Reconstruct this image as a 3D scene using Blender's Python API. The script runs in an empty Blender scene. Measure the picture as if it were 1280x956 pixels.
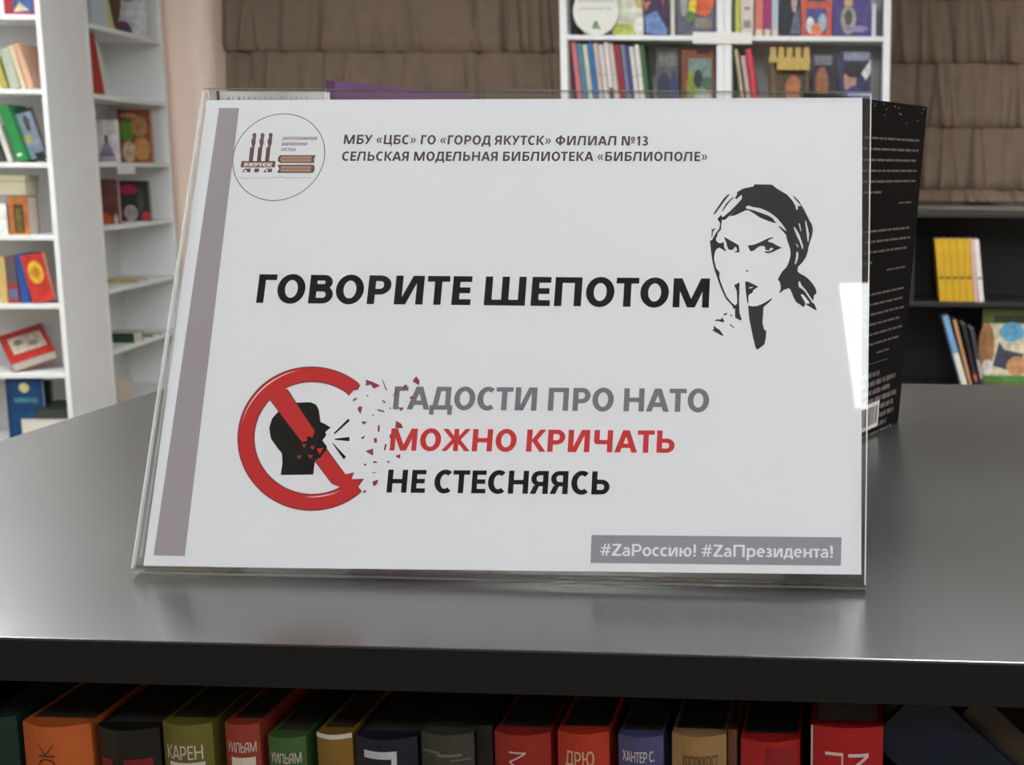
import bpy, bmesh, math, random
from mathutils import Vector, Matrix
from mathutils.geometry import tessellate_polygon
random.seed(7)
C = bpy.context.scene.collection
SC = bpy.context.scene
PI = math.pi
# ------------------------------------------------------------------ camera (fitted to the photograph)
F, CX, CY = 1583.3, 994.9, 454.9
YAW, PITCH, ROLL = 0.0447, 0.1545, -0.0082
CAM = Vector((0.1442, -0.4880, 0.1694))
def cam_axes():
    f = Vector((-math.sin(YAW)*math.cos(PITCH), math.cos(YAW)*math.cos(PITCH), -math.sin(PITCH)))
    r = Vector((math.cos(YAW), math.sin(YAW), 0)); d = f.cross(r)
    c, s = math.cos(ROLL), math.sin(ROLL)
    return c*r + s*d, -s*r + c*d, f
AR, AD, AF = cam_axes()
cd = bpy.data.cameras.new('camera'); co = bpy.data.objects.new('camera', cd); C.objects.link(co)
m = Matrix((AR, -AD, -AF)).transposed().to_4x4(); m.translation = CAM; co.matrix_world = m
cd.sensor_width = 36; cd.lens = F/1280*36
cd.shift_x = -(CX-640)/1280; cd.shift_y = (CY-478)/1280
cd.clip_start = .01
cd.dof.use_dof = True; cd.dof.focus_distance = .56; cd.dof.aperture_fstop = 27
SC.camera = co
# ------------------------------------------------------------------ world, lights, exposure
w = bpy.data.worlds.new('world'); SC.world = w; w.use_nodes = True
w.node_tree.nodes['Background'].inputs[0].default_value = (.8, .85, 1, 1)
w.node_tree.nodes['Background'].inputs[1].default_value = .3
SC.view_settings.view_transform = 'Standard'; SC.view_settings.look = 'None'
SC.view_settings.exposure = 1.15; SC.view_settings.gamma = 1; SC.view_settings.use_curve_mapping = False
SC.cycles.transparent_max_bounces = 24
LAMP = 16.5                       # radiance of the ceiling panels
CEIL = 2.0; FLOOR = -1.3
PANELS = [(.43, -2.42), (3.0, -2.4), (-1.9, -.7), (.43, -.7), (2.8, -.7),
          (-4.0, .9), (-1.9, .9), (.43, .9), (2.8, .9), (-4.2, 2.5), (-1.9, 2.5), (.43, 2.5), (2.8, 2.5), (-3.1, 3.5), (-.8, 3.5), (1.5, 3.5), (-4.4, 4.6), (3.9, 4.6)]  # first panel glares in the sign; unseen far ones added to brighten shelves, pier
# ------------------------------------------------------------------ helpers
def lin(c):
    c /= 255.
    return c/12.92 if c <= .04045 else ((c+.055)/1.055)**2.4
_m = {}
def mat(rgb, rough=.6, var=.06, scale=30, spec=.5, bump=0, coat=0):
    key = (rgb, rough, var, scale, spec, bump, coat)
    if key in _m: return _m[key]
    m = bpy.data.materials.new('mat'); m.use_nodes = True; nt = m.node_tree; b = nt.nodes['Principled BSDF']
    col = [lin(v) for v in rgb]
    n = nt.nodes.new('ShaderNodeTexNoise'); n.inputs['Scale'].default_value = scale; n.inputs['Detail'].default_value = 4
    tc = nt.nodes.new('ShaderNodeTexCoord'); nt.links.new(tc.outputs['Object'], n.inputs['Vector'])
    r = nt.nodes.new('ShaderNodeValToRGB')
    r.color_ramp.elements[0].position = .3; r.color_ramp.elements[1].position = .7
    r.color_ramp.elements[0].color = (*[v*(1-var) for v in col], 1)
    r.color_ramp.elements[1].color = (*[min(1, v*(1+var)) for v in col], 1)
    nt.links.new(n.outputs['Fac'], r.inputs['Fac']); nt.links.new(r.outputs['Color'], b.inputs['Base Color'])
    b.inputs['Roughness'].default_value = rough; b.inputs['Specular IOR Level'].default_value = spec
    if coat: b.inputs['Coat Weight'].default_value = coat; b.inputs['Coat Roughness'].default_value = .15
    if bump:
        bp = nt.nodes.new('ShaderNodeBump'); bp.inputs['Strength'].default_value = bump; bp.inputs['Distance'].default_value = .002
        nt.links.new(n.outputs['Fac'], bp.inputs['Height']); nt.links.new(bp.outputs['Normal'], b.inputs['Normal'])
    _m[key] = m
    return m
class MB:
    """collects geometry for ONE mesh object"""
    def __init__(s): s.v = []; s.f = []; s.mi = []; s.ms = []; s.k = 0
    def idx(s, m):
        if m not in s.ms: s.ms.append(m)
        return s.ms.index(m)
    def add(s, vs, fs, m):
        o = len(s.v); s.v += [tuple(v) for v in vs]; i = s.idx(m)
        for f in fs: s.f.append([o+a for a in f]); s.mi.append(i)
    def box(s, x0, y0, z0, x1, y1, z1, m, M=None, bev=0):
        vs = [Vector(p) for p in ((x0,y0,z0),(x1,y0,z0),(x1,y1,z0),(x0,y1,z0),(x0,y0,z1),(x1,y0,z1),(x1,y1,z1),(x0,y1,z1))]
        if M: vs = [M @ v for v in vs]
        s.add(vs, [(0,3,2,1),(4,5,6,7),(0,1,5,4),(1,2,6,5),(2,3,7,6),(3,0,4,7)], m)
    def poly(s, pts, m):                      # flat concave polygon, pts are 3D
        t = tessellate_polygon([[Vector(p) for p in pts]])
        s.add(pts, [tuple(a) for a in t], m)
    def prism(s, prof, m, mside=None, ax='x', a=0, b=1):   # closed profile in the (y,z) plane, extruded along x
        n = len(prof)
        P = [(a, p[0], p[1]) for p in prof]; Q = [(b, p[0], p[1]) for p in prof]
        s.add(P+Q, [(i, (i+1) % n, n+(i+1) % n, n+i) for i in range(n)], m)
        t = tessellate_polygon([[Vector(p) for p in P]])
        s.add(P, [tuple(q) for q in t], mside or m); s.add(Q, [tuple(reversed(q)) for q in t], mside or m)
    def disc(s, c, rx, rz, m, n=24, y=0):
        pts = [(c[0]+rx*math.cos(2*PI*i/n), y, c[1]+rz*math.sin(2*PI*i/n)) for i in range(n)]
        s.add(pts, [tuple(range(n))], m)
    def build(s, name, parent=None, M=None, bev=0, smooth=False):
        me = bpy.data.meshes.new(name); me.from_pydata(s.v, [], s.f)
        for q in s.ms: me.materials.append(q)
        me.polygons.foreach_set('material_index', s.mi)
        bm = bmesh.new(); bm.from_mesh(me)
        if bev or smooth: bmesh.ops.remove_doubles(bm, verts=bm.verts, dist=1e-6)
        bmesh.ops.recalc_face_normals(bm, faces=bm.faces) if s.k == 0 else None
        if bev: bmesh.ops.bevel(bm, geom=[e for e in bm.edges if len(e.link_faces) == 2 and e.calc_face_angle(0) > .6], offset=bev, segments=2, affect='EDGES', profile=.5)
        bm.to_mesh(me); bm.free()
        if smooth: me.polygons.foreach_set('use_smooth', [True]*len(me.polygons))
        o = bpy.data.objects.new(name, me); C.objects.link(o)
        if parent: o.parent = parent
        if M: o.matrix_local = M
        return o
def thing(name, label, cat, M=None, group=None):
    o = bpy.data.objects.new(name, None); C.objects.link(o); o.empty_display_size = .05
    if M: o.matrix_world = M
    o['label'] = label; o['category'] = cat
    if group: o['group'] = group
    return o
def tag(o, label, cat, group=None):
    o['label'] = label; o['category'] = cat
    if group: o['group'] = group
    return o
def struct(o): o['kind'] = 'structure'; return o
def ray(px, py): return (AR*((px-CX)/F) + AD*((py-CY)/F) + AF)
def hit(px, py, P0, n):                      # pixel direction meets a real plane
    d = ray(px, py); return CAM + d*((P0-CAM).dot(n)/d.dot(n))
def aty(px, py, y): return hit(px, py, Vector((0, y, 0)), Vector((0, 1, 0)))
def RZ(a): return Matrix.Rotation(a, 4, 'Z')
class Fr:
    """a furniture frame: x along the front, y into the depth, z up"""
    def __init__(s, org, yaw): s.M = Matrix.Translation(org) @ Matrix.Rotation(yaw, 4, 'Z'); s.I = s.M.inverted()
    def pix(s, px, py, dep=0):
        n = s.M.to_3x3() @ Vector((0, 1, 0)); P0 = s.M @ Vector((0, dep, 0))
        q = s.I @ hit(px, py, P0, n); return q.x, q.z
def RY(a): return Matrix.Rotation(a, 4, 'Y')
def RX(a): return Matrix.Rotation(a, 4, 'X')
def T(x, y, z): return Matrix.Translation((x, y, z))
R = math.radians
# ------------------------------------------------------------------ the room
WALLC = (214, 196, 180)
wallm = mat(WALLC, .85, .03, 3)
X0, X1, Y0, Y1 = -5.2, 4.2, -4.2, 6.75
def slab(name, a, b, m):
    q = MB(); q.box(*a, *b, m); return struct(q.build(name))
slab('floor', (X0, Y0, FLOOR-.1), (X1, Y1, FLOOR), mat((120, 112, 100), .5, .1, 4))
slab('ceiling', (X0-.1, Y0-.1, CEIL), (X1+.1, Y1+.1, CEIL+.1), mat((215, 215, 212), .9, .03, 3))
slab('wall_back', (X0-.1, Y1, FLOOR), (X1+.1, Y1+.12, CEIL), wallm)
slab('wall_left', (X0-.12, Y0, FLOOR), (X0, Y1, CEIL), wallm)
slab('wall_right', (X1, Y0, FLOOR), (X1+.12, Y1, CEIL), wallm)
slab('wall_front', (X0-.1, Y0-.12, FLOOR), (X1+.1, Y0, CEIL), mat((150, 140, 128), .85, .05, 3))
# pier of the window wall, with a rounded arris towards the window
px_r = aty(282, 60, 6.66).x
pr = MB(); prof = []
rr = .1
for i in range(13):
    a = PI/2*i/12; prof.append((px_r-rr+rr*math.sin(a), 6.45+rr-rr*math.cos(a)))
prof = [(px_r-1.3, 6.45)] + prof + [(px_r, Y1), (px_r-1.3, Y1)]
n = len(prof)
pr.add([(x, y, FLOOR) for x, y in prof]+[(x, y, CEIL) for x, y in prof],
       [(i, (i+1) % n, n+(i+1) % n, n+i) for i in range(n)] + [tuple(range(n)), tuple(range(n, 2*n))], mat((250, 230, 214), .8, .03, 3))
struct(pr.build('wall_pier', bev=0))
# ceiling panels
em = bpy.data.materials.new('lamp'); em.use_nodes = True; nt = em.node_tree; nt.nodes.clear()
e = nt.nodes.new('ShaderNodeEmission'); o_ = nt.nodes.new('ShaderNodeOutputMaterial'); e.inputs[0].default_value = (.955, .98, 1, 1); e.inputs[1].default_value = LAMP
nt.links.new(e.outputs[0], o_.inputs[0])
wm = mat((225, 225, 225), .4, .02)
em2 = em.copy(); em2.node_tree.nodes['Emission'].inputs[1].default_value = 3
for x, y in PANELS:
    t = thing('ceiling_light', 'square white ceiling light panel out of view, far ones added to brighten shelves and pier', 'light', T(x, y, CEIL) @ RZ(R(5)), 'ceiling light panels')
    q = MB(); q.box(-.2, -.27, -.014, .27, .27, -.008, em); q.build('diffuser', t)
    q = MB()
    for a in ((-.3, -.3, -.2, .3), (.27, -.3, .3, .3), (-.2, -.3, .27, -.27), (-.2, .27, .27, .3)): q.box(a[0], a[1], -.012, a[2], a[3], -.007, em2)
    q.build('diffuser_rim', t)
    q = MB()
    for a in ((-.32, -.32, .32, -.3), (-.32, .3, .32, .32), (-.32, -.3, -.3, .3), (.3, -.3, .32, .3)): q.box(a[0], a[1], -.02, a[2], a[3], 0, wm)
    q.build('frame', t)
# ------------------------------------------------------------------ the counter
blk = mat((43, 43, 43), .36, .06, 60, .5)
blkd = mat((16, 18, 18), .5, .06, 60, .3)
cnt = thing('library_counter', 'dark charcoal laminate counter that the sign stands on, with a book shelf under its top', 'counter', T(0, 0, 0))
YF, YB, XL, XR, TH = -.0665, .507, -.375, 1.25, .0165
cm = bpy.data.materials.new('counter'); cm.use_nodes = True; nt = cm.node_tree; b = nt.nodes['Principled BSDF']
n1 = nt.nodes.new('ShaderNodeTexNoise'); n1.inputs['Scale'].default_value = 900; n1.inputs['Detail'].default_value = 2
n2 = nt.nodes.new('ShaderNodeTexNoise'); n2.inputs['Scale'].default_value = 5
tc = nt.nodes.new('ShaderNodeTexCoord')
for q in (n1, n2): nt.links.new(tc.outputs['Object'], q.inputs['Vector'])
mr = nt.nodes.new('ShaderNodeMapRange'); mr.inputs[3].default_value = .2; mr.inputs[4].default_value = .27
nt.links.new(n2.outputs['Fac'], mr.inputs[0]); nt.links.new(mr.outputs[0], b.inputs['Roughness'])
b.inputs['Base Color'].default_value = (.022, .022, .0215, 1); b.inputs['IOR'].default_value = 2.3
bp = nt.nodes.new('ShaderNodeBump'); bp.inputs['Strength'].default_value = .15; bp.inputs['Distance'].default_value = .0002
nt.links.new(n1.outputs['Fac'], bp.inputs['Height']); nt.links.new(bp.outputs['Normal'], b.inputs['Normal'])
q = MB(); q.box(XL, YF, -TH, XR, YB, 0, cm); q.build('counter_top', cnt, bev=.0004)
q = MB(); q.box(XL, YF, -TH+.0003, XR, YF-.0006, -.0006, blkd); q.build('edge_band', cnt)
SHZ = -.262
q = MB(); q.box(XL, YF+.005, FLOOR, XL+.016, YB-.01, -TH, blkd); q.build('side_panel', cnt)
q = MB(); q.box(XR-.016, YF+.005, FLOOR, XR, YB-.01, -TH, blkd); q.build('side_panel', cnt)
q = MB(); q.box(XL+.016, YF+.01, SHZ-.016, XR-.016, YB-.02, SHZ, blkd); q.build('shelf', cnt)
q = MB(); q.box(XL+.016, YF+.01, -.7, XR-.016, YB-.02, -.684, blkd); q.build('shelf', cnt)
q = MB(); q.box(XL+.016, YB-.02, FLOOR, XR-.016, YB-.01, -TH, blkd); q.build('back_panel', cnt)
# ------------------------------------------------------------------ lettering: own bold sans glyphs, cap height 1
def rect(a, b, c, d): return [[(a, b), (c, b), (c, d), (a, d)]]
def dia(xa, ya, xb, yb, w): return [[(xa, ya), (xa+w, ya), (xb+w, yb), (xb, yb)]]
def arc(cx, cy, rx, ry, a0, a1, wx, wy, n=20):
    out = []
    k = max(4, int(n*abs(a1-a0)/360*1.5))
    P = []
    for i in range(k+1):
        a = R(a0+(a1-a0)*i/k); c_, s_ = math.cos(a), math.sin(a)
        P.append(((cx+rx*c_, cy+ry*s_), (cx+(rx-wx)*c_, cy+(ry-wy)*s_)))
    for i in range(k): out.append([P[i][0], P[i+1][0], P[i+1][1], P[i][1]])
    return out
def glyph(ch, s, t):
    """returns pieces, ink width, left bearing, right bearing"""
    S, O, N = .1, .045, .01
    def bowl(x0, w, y0, y1):
        ry = (y1-y0)/2; rx = min(ry*1.15, w-x0); cx = w-rx
        return rect(x0, y1-t, cx, y1) + rect(x0, y0, cx, y0+t) + arc(cx, (y0+y1)/2, rx, ry, -90, 90, s, t)
    if ch == ' ': return [], .22, 0, .1
    if ch == 'Г': w = .64; return rect(0,0,s,1)+rect(s,1-t,w,1), w, S, N
    if ch == 'О' or ch == 'O': w = .98; return arc(w/2,.5,w/2,.52,0,360,s*1.05,t*1.05,28), w, O, O
    if ch == 'В': w = .84; return rect(0,0,s,1)+bowl(s, w-.05, .5-t*.1, 1)+bowl(s, w, 0, .5+t*.6), w, S, O
    if ch == 'Б': w = .82; return rect(0,0,s,1)+rect(s,1-t,w-.06,1)+bowl(s, w, 0, .62), w, S, O
    if ch == 'Р': w = .8; return rect(0,0,s,1)+bowl(s, w, .33, 1), w, S, O
    if ch == 'Ь': w = .83; return rect(0,0,s,1)+bowl(s, w, 0, .64), w, S, O
    if ch == 'И' : w = 1.0; return rect(0,0,s,1)+rect(w-s,0,w,1)+dia(s*.55,0,w-s*1.55,1,s), w, S, S
    if ch == 'N': w = .95; return rect(0,0,s,1)+rect(w-s,0,w,1)+dia(w-s*1.55,0,s*.55,1,s), w, S, S
    if ch == 'Т': w = .78; return rect(0,1-t,w,1)+rect(w/2-s/2,0,w/2+s/2,1-t), w, N, N
    if ch == 'Е': w = .66; return rect(0,0,s,1)+rect(s,1-t,w,1)+rect(s,0,w,t)+rect(s,.51-t/2,w-.04,.51+t/2), w, S, O
    if ch == 'Ш': w = 1.42; return rect(0,0,s,1)+rect(w/2-s/2,0,w/2+s/2,1)+rect(w-s,0,w,1)+rect(s,0,w-s,t), w, S, S
    if ch == 'П': w = .93; return rect(0,0,s,1)+rect(w-s,0,w,1)+rect(s,1-t,w-s,1), w, S, S
    if ch == 'Ц': w = .98; return rect(0,0,s,1)+rect(w-.1-s,0,w-.1,1)+rect(s,0,w-.1-s,t)+rect(w-.14,-.22,w,t), w, S, N
    if ch == 'М': w = 1.24; return rect(0,0,s*.92,1)+rect(w-s*.92,0,w,1)+dia(w/2-s*.5,0,s*.12,1,s*1.05)+dia(w/2-s*.5,0,w-s*1.17,1,s*1.05), w, S, S
    if ch == 'А' or ch == 'A': w = 1.05; return dia(0,0,w/2-s*.62,1,s*1.05)+dia(w-s*1.05,0,w/2-s*.43,1,s*1.05)+rect(w*.24,.2,w*.76,.2+t), w, -.01, -.01
    if ch == 'Л': w = 1.0; return rect(w-s,0,w,1)+rect(.22,1-t,w-s,1)+dia(.0,0,.2,1,s), w, N, S
    if ch == 'Д': w = 1.05; return rect(0,0,w,t)+rect(0,-.22,s*.85,t)+rect(w-s*.85,-.22,w,t)+rect(w-.1-s,t,w-.1,1)+rect(.3,1-t,w-.1-s,1)+dia(.13,t,.27,1,s), w, N, N
    if ch == 'С': w = .84; return arc(w/2+.07,.5,w/2+.07,.52,52,308,s*1.1,t*1.05,28), w, O, N
    if ch == 'Н': w = .93; return rect(0,0,s,1)+rect(w-s,0,w,1)+rect(s,.5-t/2,w-s,.5+t/2), w, S, S
    if ch == 'Ж': w = 1.34; return rect(w/2-s*.45,0,w/2+s*.45,1)+dia(w/2-s*.8,.5,.02,1,s)+dia(0,0,w/2-s*.8,.52,s)+dia(w/2-s*.2,.5,w-s-.02,1,s)+dia(w-s,0,w/2-s*.2,.52,s), w, -.01, -.01
    if ch == 'К' or ch == 'K': w = .9; return rect(0,0,s,1)+dia(s*.85,.5,w-s*1.15,1,s*1.1)+dia(w-s*1.1,0,s*.85,.53,s*1.1), w, S, -.02
    if ch == 'Х': w = .95; return dia(0,0,w-s*1.15,1,s*1.1)+dia(w-s*1.1,0,.02,1,s*1.1), w, -.01, -.01
    if ch == 'У': w = .92; return dia(.12,0,w-s,1,s)+dia(w*.42,.3,0,1,s), w, -.01, -.01
    if ch == 'Ч': w = .86; return rect(w-s,0,w,1)+rect(s*.6,.36,w-s,.36+t)+rect(0,.5,s,1)+arc(s*.72,.5,s*.72,.14,180,270,s*.7,.13), w, S, S
    if ch == 'Я':
        p, w, a, b = glyph('Р', s, t)
        p = [[(w-x, y) for x, y in q][::-1] for q in p]
        return p+dia(-.03,0,w-s-.42,.36,s*1.05), w, .02, S
    if ch == 'Ю': w = 1.36; return rect(0,0,s,1)+rect(s,.5-t/2,.48,.5+t/2)+arc(w-.46,.5,.46,.52,0,360,s,t,28), w, S, O
    if ch == 'Ф': w = 1.14; return rect(w/2-s/2,-.02,w/2+s/2,1.04)+arc(w/2,.51,w/2,.38,0,360,s,t*.95,28), w, O, O
    if ch == 'З': w = .74; return arc(w*.46,.745,w*.46,.265,-85,150,s,t)+arc(w*.48,.265,w*.5,.28,-152,88,s,t)+rect(.2,.5-t/2,.42,.5+t/2), w, N, O
    if ch == '№':
        p, w, a, b = glyph('N', s, t)
        return p+arc(w+.33,.68,.23,.26,0,360,s*.7,t*.7)+rect(w+.12,.24,w+.54,.24+t*.7), w+.56, S, O
    if ch == '1': return rect(.22,0,.22+s,1)+dia(0,.72,.22,1,s*.8), .5, .06, .08
    if ch == '3': w = .7; return arc(w*.46,.745,w*.46,.265,-85,150,s,t)+arc(w*.48,.265,w*.52,.28,-152,88,s,t)+rect(.2,.5-t/2,.42,.5+t/2), w, O, O
    if ch in '«»':
        p = []
        for k in (0, .3): p += dia(k,.42,k+.2,.7,s*.7)+dia(k+.2,.14,k,.42,s*.7)
        w = .5+s*.7
        if ch == '»': p = [[(w-x, y) for x, y in q][::-1] for q in p]
        return p, w, .06, .06
    if ch == '#': return dia(.18,0,.36,1,s*.7)+dia(.48,0,.66,1,s*.7)+rect(.02,.28,.86,.28+t*.7)+rect(.08,.6,.92,.6+t*.7), .94, .03, .03
    if ch == 'Z': w = .8; return rect(0,0,w,t)+rect(.03,1-t,w-.02,1)+dia(0,t*.8,w-s*1.5,1-t*.8,s*1.4), w, .03, .03
    if ch == '!': return dia(.03,.3,0,1,s)+rect(.02,0,s,.18), s+.02, .1, .08
    if ch == '.': return rect(0,0,s,.2), s, .06, .06
    if ch in 'аa':
        w = .62; return rect(w-s,0,w,.5)+arc(w/2,.47,w/2,.27,20,150,s,t)+arc(.25,.2,.25,.21,60,330,s*.9,t*.8)+rect(.22,.33,w-s,.33+t*.8), w, O, .06
    if ch in 'еe':
        w = .68; return arc(w/2,.37,w/2,.38,0,315,s,t,24)+rect(s*.6,.33,w-.02,.33+t*.75), w, O, O
    if ch == 'р':
        w = .72; return rect(0,-.28,s,.74)+arc(w-.33,.37,.33,.38,-140,140,s,t,24), w, .07, O
    if ch.isupper() is False and ch.upper() != ch:
        h = .74; p, w, a, b = glyph(ch.upper(), s/h*.98, t/h*.98)
        return [[(x*h, y*h) for x, y in q] for q in p], w*h, a*h, b*h
    return rect(0,0,.4,.6), .4, .1, .1
def text_pieces(txt, s, t, track=0):
    out = []; x = 0; first = True
    for ch in txt:
        p, w, l, r_ = glyph(ch, s, t)
        if not first: x += l + track
        out += [[(a+x, b) for a, b in q] for q in p]; x += w + r_; last = r_; first = False
    return out, x-last
# ------------------------------------------------------------------ sign frame: plane of the paper
LEAN = .3964
SU = Vector((1, 0, 0)); SV = Vector((0, math.sin(LEAN), math.cos(LEAN))); SN = Vector((0, -math.cos(LEAN), math.sin(LEAN)))
MS = Matrix((SU, -SN, SV)).transposed().to_4x4()            # local x right, y into the sign, z up the sign
PD = .0027                                                  # depth of the paper's face behind the acrylic's face
def st(px, py, dep=PD):
    P = hit(px, py, -SN*dep, SN); return P.dot(SU), P.dot(SV)
class Print(MB):
    def __init__(s, base=.00006): super().__init__(); s.y = PD-base; s.k = 1
    def put(s, pts, m):                                     # pts in paper plane coordinates
        s.y -= 2.5e-6 if len(s.f) < 400 else 0
        s.poly([(a, s.y, b) for a, b in pts], m)
    def pix(s, pts, m): s.put([st(*p) for p in pts], m)
    def line(s, txt, l, r_, cap, S, Tt, m, track=0, xc=1):
        L = Vector(st(*l)); Rr = Vector(st(*r_)); H = (Vector(st(l[0], l[1]-cap))-L).length
        P, W = text_pieces(txt, S, Tt, track)
        U = (Rr-L)/W; V = Vector((-U.y, U.x)).normalized()*H
        y0 = s.y
        for i, q in enumerate(P):
            s.y = y0 - (i % 12)*2.5e-6
            s.poly([(L.x+U.x*a+V.x*b_, s.y, L.y+U.y*a+V.y*b_) for a, b_ in q], m)
        s.y = y0
# acrylic
def acrylic(edge=False):
    m = bpy.data.materials.new('acrylic_edge_glint' if edge else 'acrylic'); m.use_nodes = True; nt = m.node_tree; nt.nodes.clear()
    o = nt.nodes.new('ShaderNodeOutputMaterial'); mx = nt.nodes.new('ShaderNodeMixShader')
    tr = nt.nodes.new('ShaderNodeBsdfTransparent'); gl = nt.nodes.new('ShaderNodeBsdfGlossy'); fr = nt.nodes.new('ShaderNodeFresnel')
    ns = nt.nodes.new('ShaderNodeTexNoise'); ns.inputs['Scale'].default_value = 14
    rr = nt.nodes.new('ShaderNodeMapRange'); rr.inputs[3].default_value = .005; rr.inputs[4].default_value = .02
    nt.links.new(ns.outputs['Fac'], rr.inputs[0]); nt.links.new(rr.outputs[0], gl.inputs['Roughness'])
    gm_ = nt.nodes.new('ShaderNodeNewGeometry'); io = nt.nodes.new('ShaderNodeMapRange')    # thin sheet: same Fresnel from both sides
    io.inputs[3].default_value = 1.56; io.inputs[4].default_value = 1/1.56
    nt.links.new(gm_.outputs['Backfacing'], io.inputs[0]); nt.links.new(io.outputs[0], fr.inputs['IOR'])
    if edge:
        tl = nt.nodes.new('ShaderNodeBsdfDiffuse'); tl.inputs['Color'].default_value = (.82, .84, .84, 1)  # whitish diffuse paints the bright look of the sheet's edges
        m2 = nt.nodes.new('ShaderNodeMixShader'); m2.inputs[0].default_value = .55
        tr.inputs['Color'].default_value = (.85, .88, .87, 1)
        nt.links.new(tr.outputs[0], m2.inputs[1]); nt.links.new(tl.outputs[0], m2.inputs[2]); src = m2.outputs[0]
    else:
        tr.inputs['Color'].default_value = (.985, .99, .99, 1); src = tr.outputs[0]
    nt.links.new(fr.outputs[0], mx.inputs[0]); nt.links.new(src, mx.inputs[1]); nt.links.new(gl.outputs[0], mx.inputs[2])
    nt.links.new(mx.outputs[0], o.inputs[0]); return m
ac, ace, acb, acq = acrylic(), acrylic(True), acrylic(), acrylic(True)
acq.name = 'acrylic_fold_glint'
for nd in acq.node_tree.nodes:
    if nd.type == 'MIX_SHADER' and not nd.inputs[0].is_linked: nd.inputs[0].default_value = .34  # weaker whitish mix, a painted highlight for the folds
nt = acb.node_tree; acb.name = 'acrylic_bend_sheen'
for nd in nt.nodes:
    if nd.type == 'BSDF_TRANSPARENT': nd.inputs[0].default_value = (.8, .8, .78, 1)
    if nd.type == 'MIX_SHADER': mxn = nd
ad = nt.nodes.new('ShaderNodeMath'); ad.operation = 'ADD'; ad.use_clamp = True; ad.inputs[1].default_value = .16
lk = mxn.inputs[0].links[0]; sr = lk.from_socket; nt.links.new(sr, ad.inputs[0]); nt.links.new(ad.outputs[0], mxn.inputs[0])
W2, HH, AT = .151, .2202, .0018
hold = thing('acrylic_sign_holder', 'clear acrylic slanted sign stand on the dark counter, holding the printed notice', 'sign holder', T(0, 0, 0))
def ribbon(path, th):
    L = []; Q = []
    n = len(path)
    for i, p in enumerate(path):
        a = Vector(path[max(0, i-1)]); b = Vector(path[min(n-1, i+1)]); d = (b-a).normalized(); nn = Vector((-d.y, d.x))
        L.append(Vector(p)+nn*th/2); Q.append(Vector(p)-nn*th/2)
    return L + Q[::-1]
def sl(t, d): v = SV*t - SN*d; return (v.y, v.z)           # (y,z) at height t up the slope, d behind the face
h = AT/2
path = [(.1, h), (.05, h), (.012, h)]
for i in range(1, 8):                                       # bend from the base up into the front sheet
    a = i/8; p0 = Vector((.012, h)); p1 = Vector(sl(0, 0))*1 + Vector((.0, h)); p2 = Vector(sl(.0055, h))
    path.append(tuple(p0*(1-a)**2 + Vector((.0005, h*.9))*2*a*(1-a) + p2*a*a))
path += [sl(.0055+(.2175-.0055)*i/6, h) for i in range(0, 7)]
rc = .00245
for i in range(1, 10):                                      # fold over the top
    a = PI*i/10; path.append(sl(.2175+rc*math.sin(a), h+rc-rc*math.cos(a)))
path += [sl(.2175, h+2*rc), sl(.009, h+2*rc)]
q = MB(); pf = ribbon(path, AT)
k = len(pf)
n = k
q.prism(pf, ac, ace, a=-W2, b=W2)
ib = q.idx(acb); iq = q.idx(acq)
for fi, f_ in enumerate(q.f[:n]):                           # heat-bent strips: whitish, glossier faces paint in their bright lines
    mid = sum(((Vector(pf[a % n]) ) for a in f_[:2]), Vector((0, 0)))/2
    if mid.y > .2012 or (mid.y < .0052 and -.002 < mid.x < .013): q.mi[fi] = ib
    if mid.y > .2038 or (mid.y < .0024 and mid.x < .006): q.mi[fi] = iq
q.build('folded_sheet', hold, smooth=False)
for sx in (-1, 1):                                          # polished long edges: added whitish strips paint their bright glint
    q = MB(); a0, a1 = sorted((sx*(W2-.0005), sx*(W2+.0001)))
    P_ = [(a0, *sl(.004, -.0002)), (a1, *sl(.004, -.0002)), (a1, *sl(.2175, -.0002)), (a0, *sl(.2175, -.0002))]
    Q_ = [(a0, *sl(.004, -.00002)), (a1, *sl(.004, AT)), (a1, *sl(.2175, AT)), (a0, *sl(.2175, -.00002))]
    q.add(P_+Q_, [(0, 1, 2, 3), (1, 5, 6, 2), (0, 3, 7, 4), (0, 4, 5, 1), (3, 2, 6, 7)], ace); q.build('polished_edge_glint', hold)
# ------------------------------------------------------------------ the paper
PAP = mat((222, 222, 225), .75, .006, 6, .3)
sh = thing('printed_notice', 'white landscape notice asking readers in red, grey and black type to whisper', 'notice', T(0, 0, 0) @ MS)
q = MB(); c_, s_ = math.cos(.0107), math.sin(.0107); px0, py0 = .0008, .0068
def pc(a, b): return (px0+c_*a-s_*b, py0+s_*a+c_*b)
g = []; NX, NZ = 24, 10
vs = []
for j in range(NZ+1):
    for i in range(NX+1):
        a, b_ = pc(-.1485+.297*i/NX, .2095*j/NZ); vs.append((a, PD, b_))
q.add(vs+[(x, y+.00012, z) for x, y, z in vs],
      [(j*(NX+1)+i, j*(NX+1)+i+1, (j+1)*(NX+1)+i+1, (j+1)*(NX+1)+i) for j in range(NZ) for i in range(NX)] +
      [tuple(len(vs)+a for a in (j*(NX+1)+i, (j+1)*(NX+1)+i, (j+1)*(NX+1)+i+1, j*(NX+1)+i+1)) for j in range(NZ) for i in range(NX)], PAP)
q.k = 1
q.build('paper_sheet', sh)
INK = mat((12, 12, 13), .8, .03, 40, .1); INKG = mat((112, 112, 118), .6, .03, 40, .3); INKR = mat((196, 40, 44), .6, .03, 40, .3)
INKP = mat((74, 62, 68), .7, .03, 40, .2)
p = Print(); p.line('ГОВОРИТЕ ШЕПОТОМ', (320, 378.5), (886, 384.5), 35.5, .255, .2, INK); p.build('heading_lettering', sh)
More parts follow.
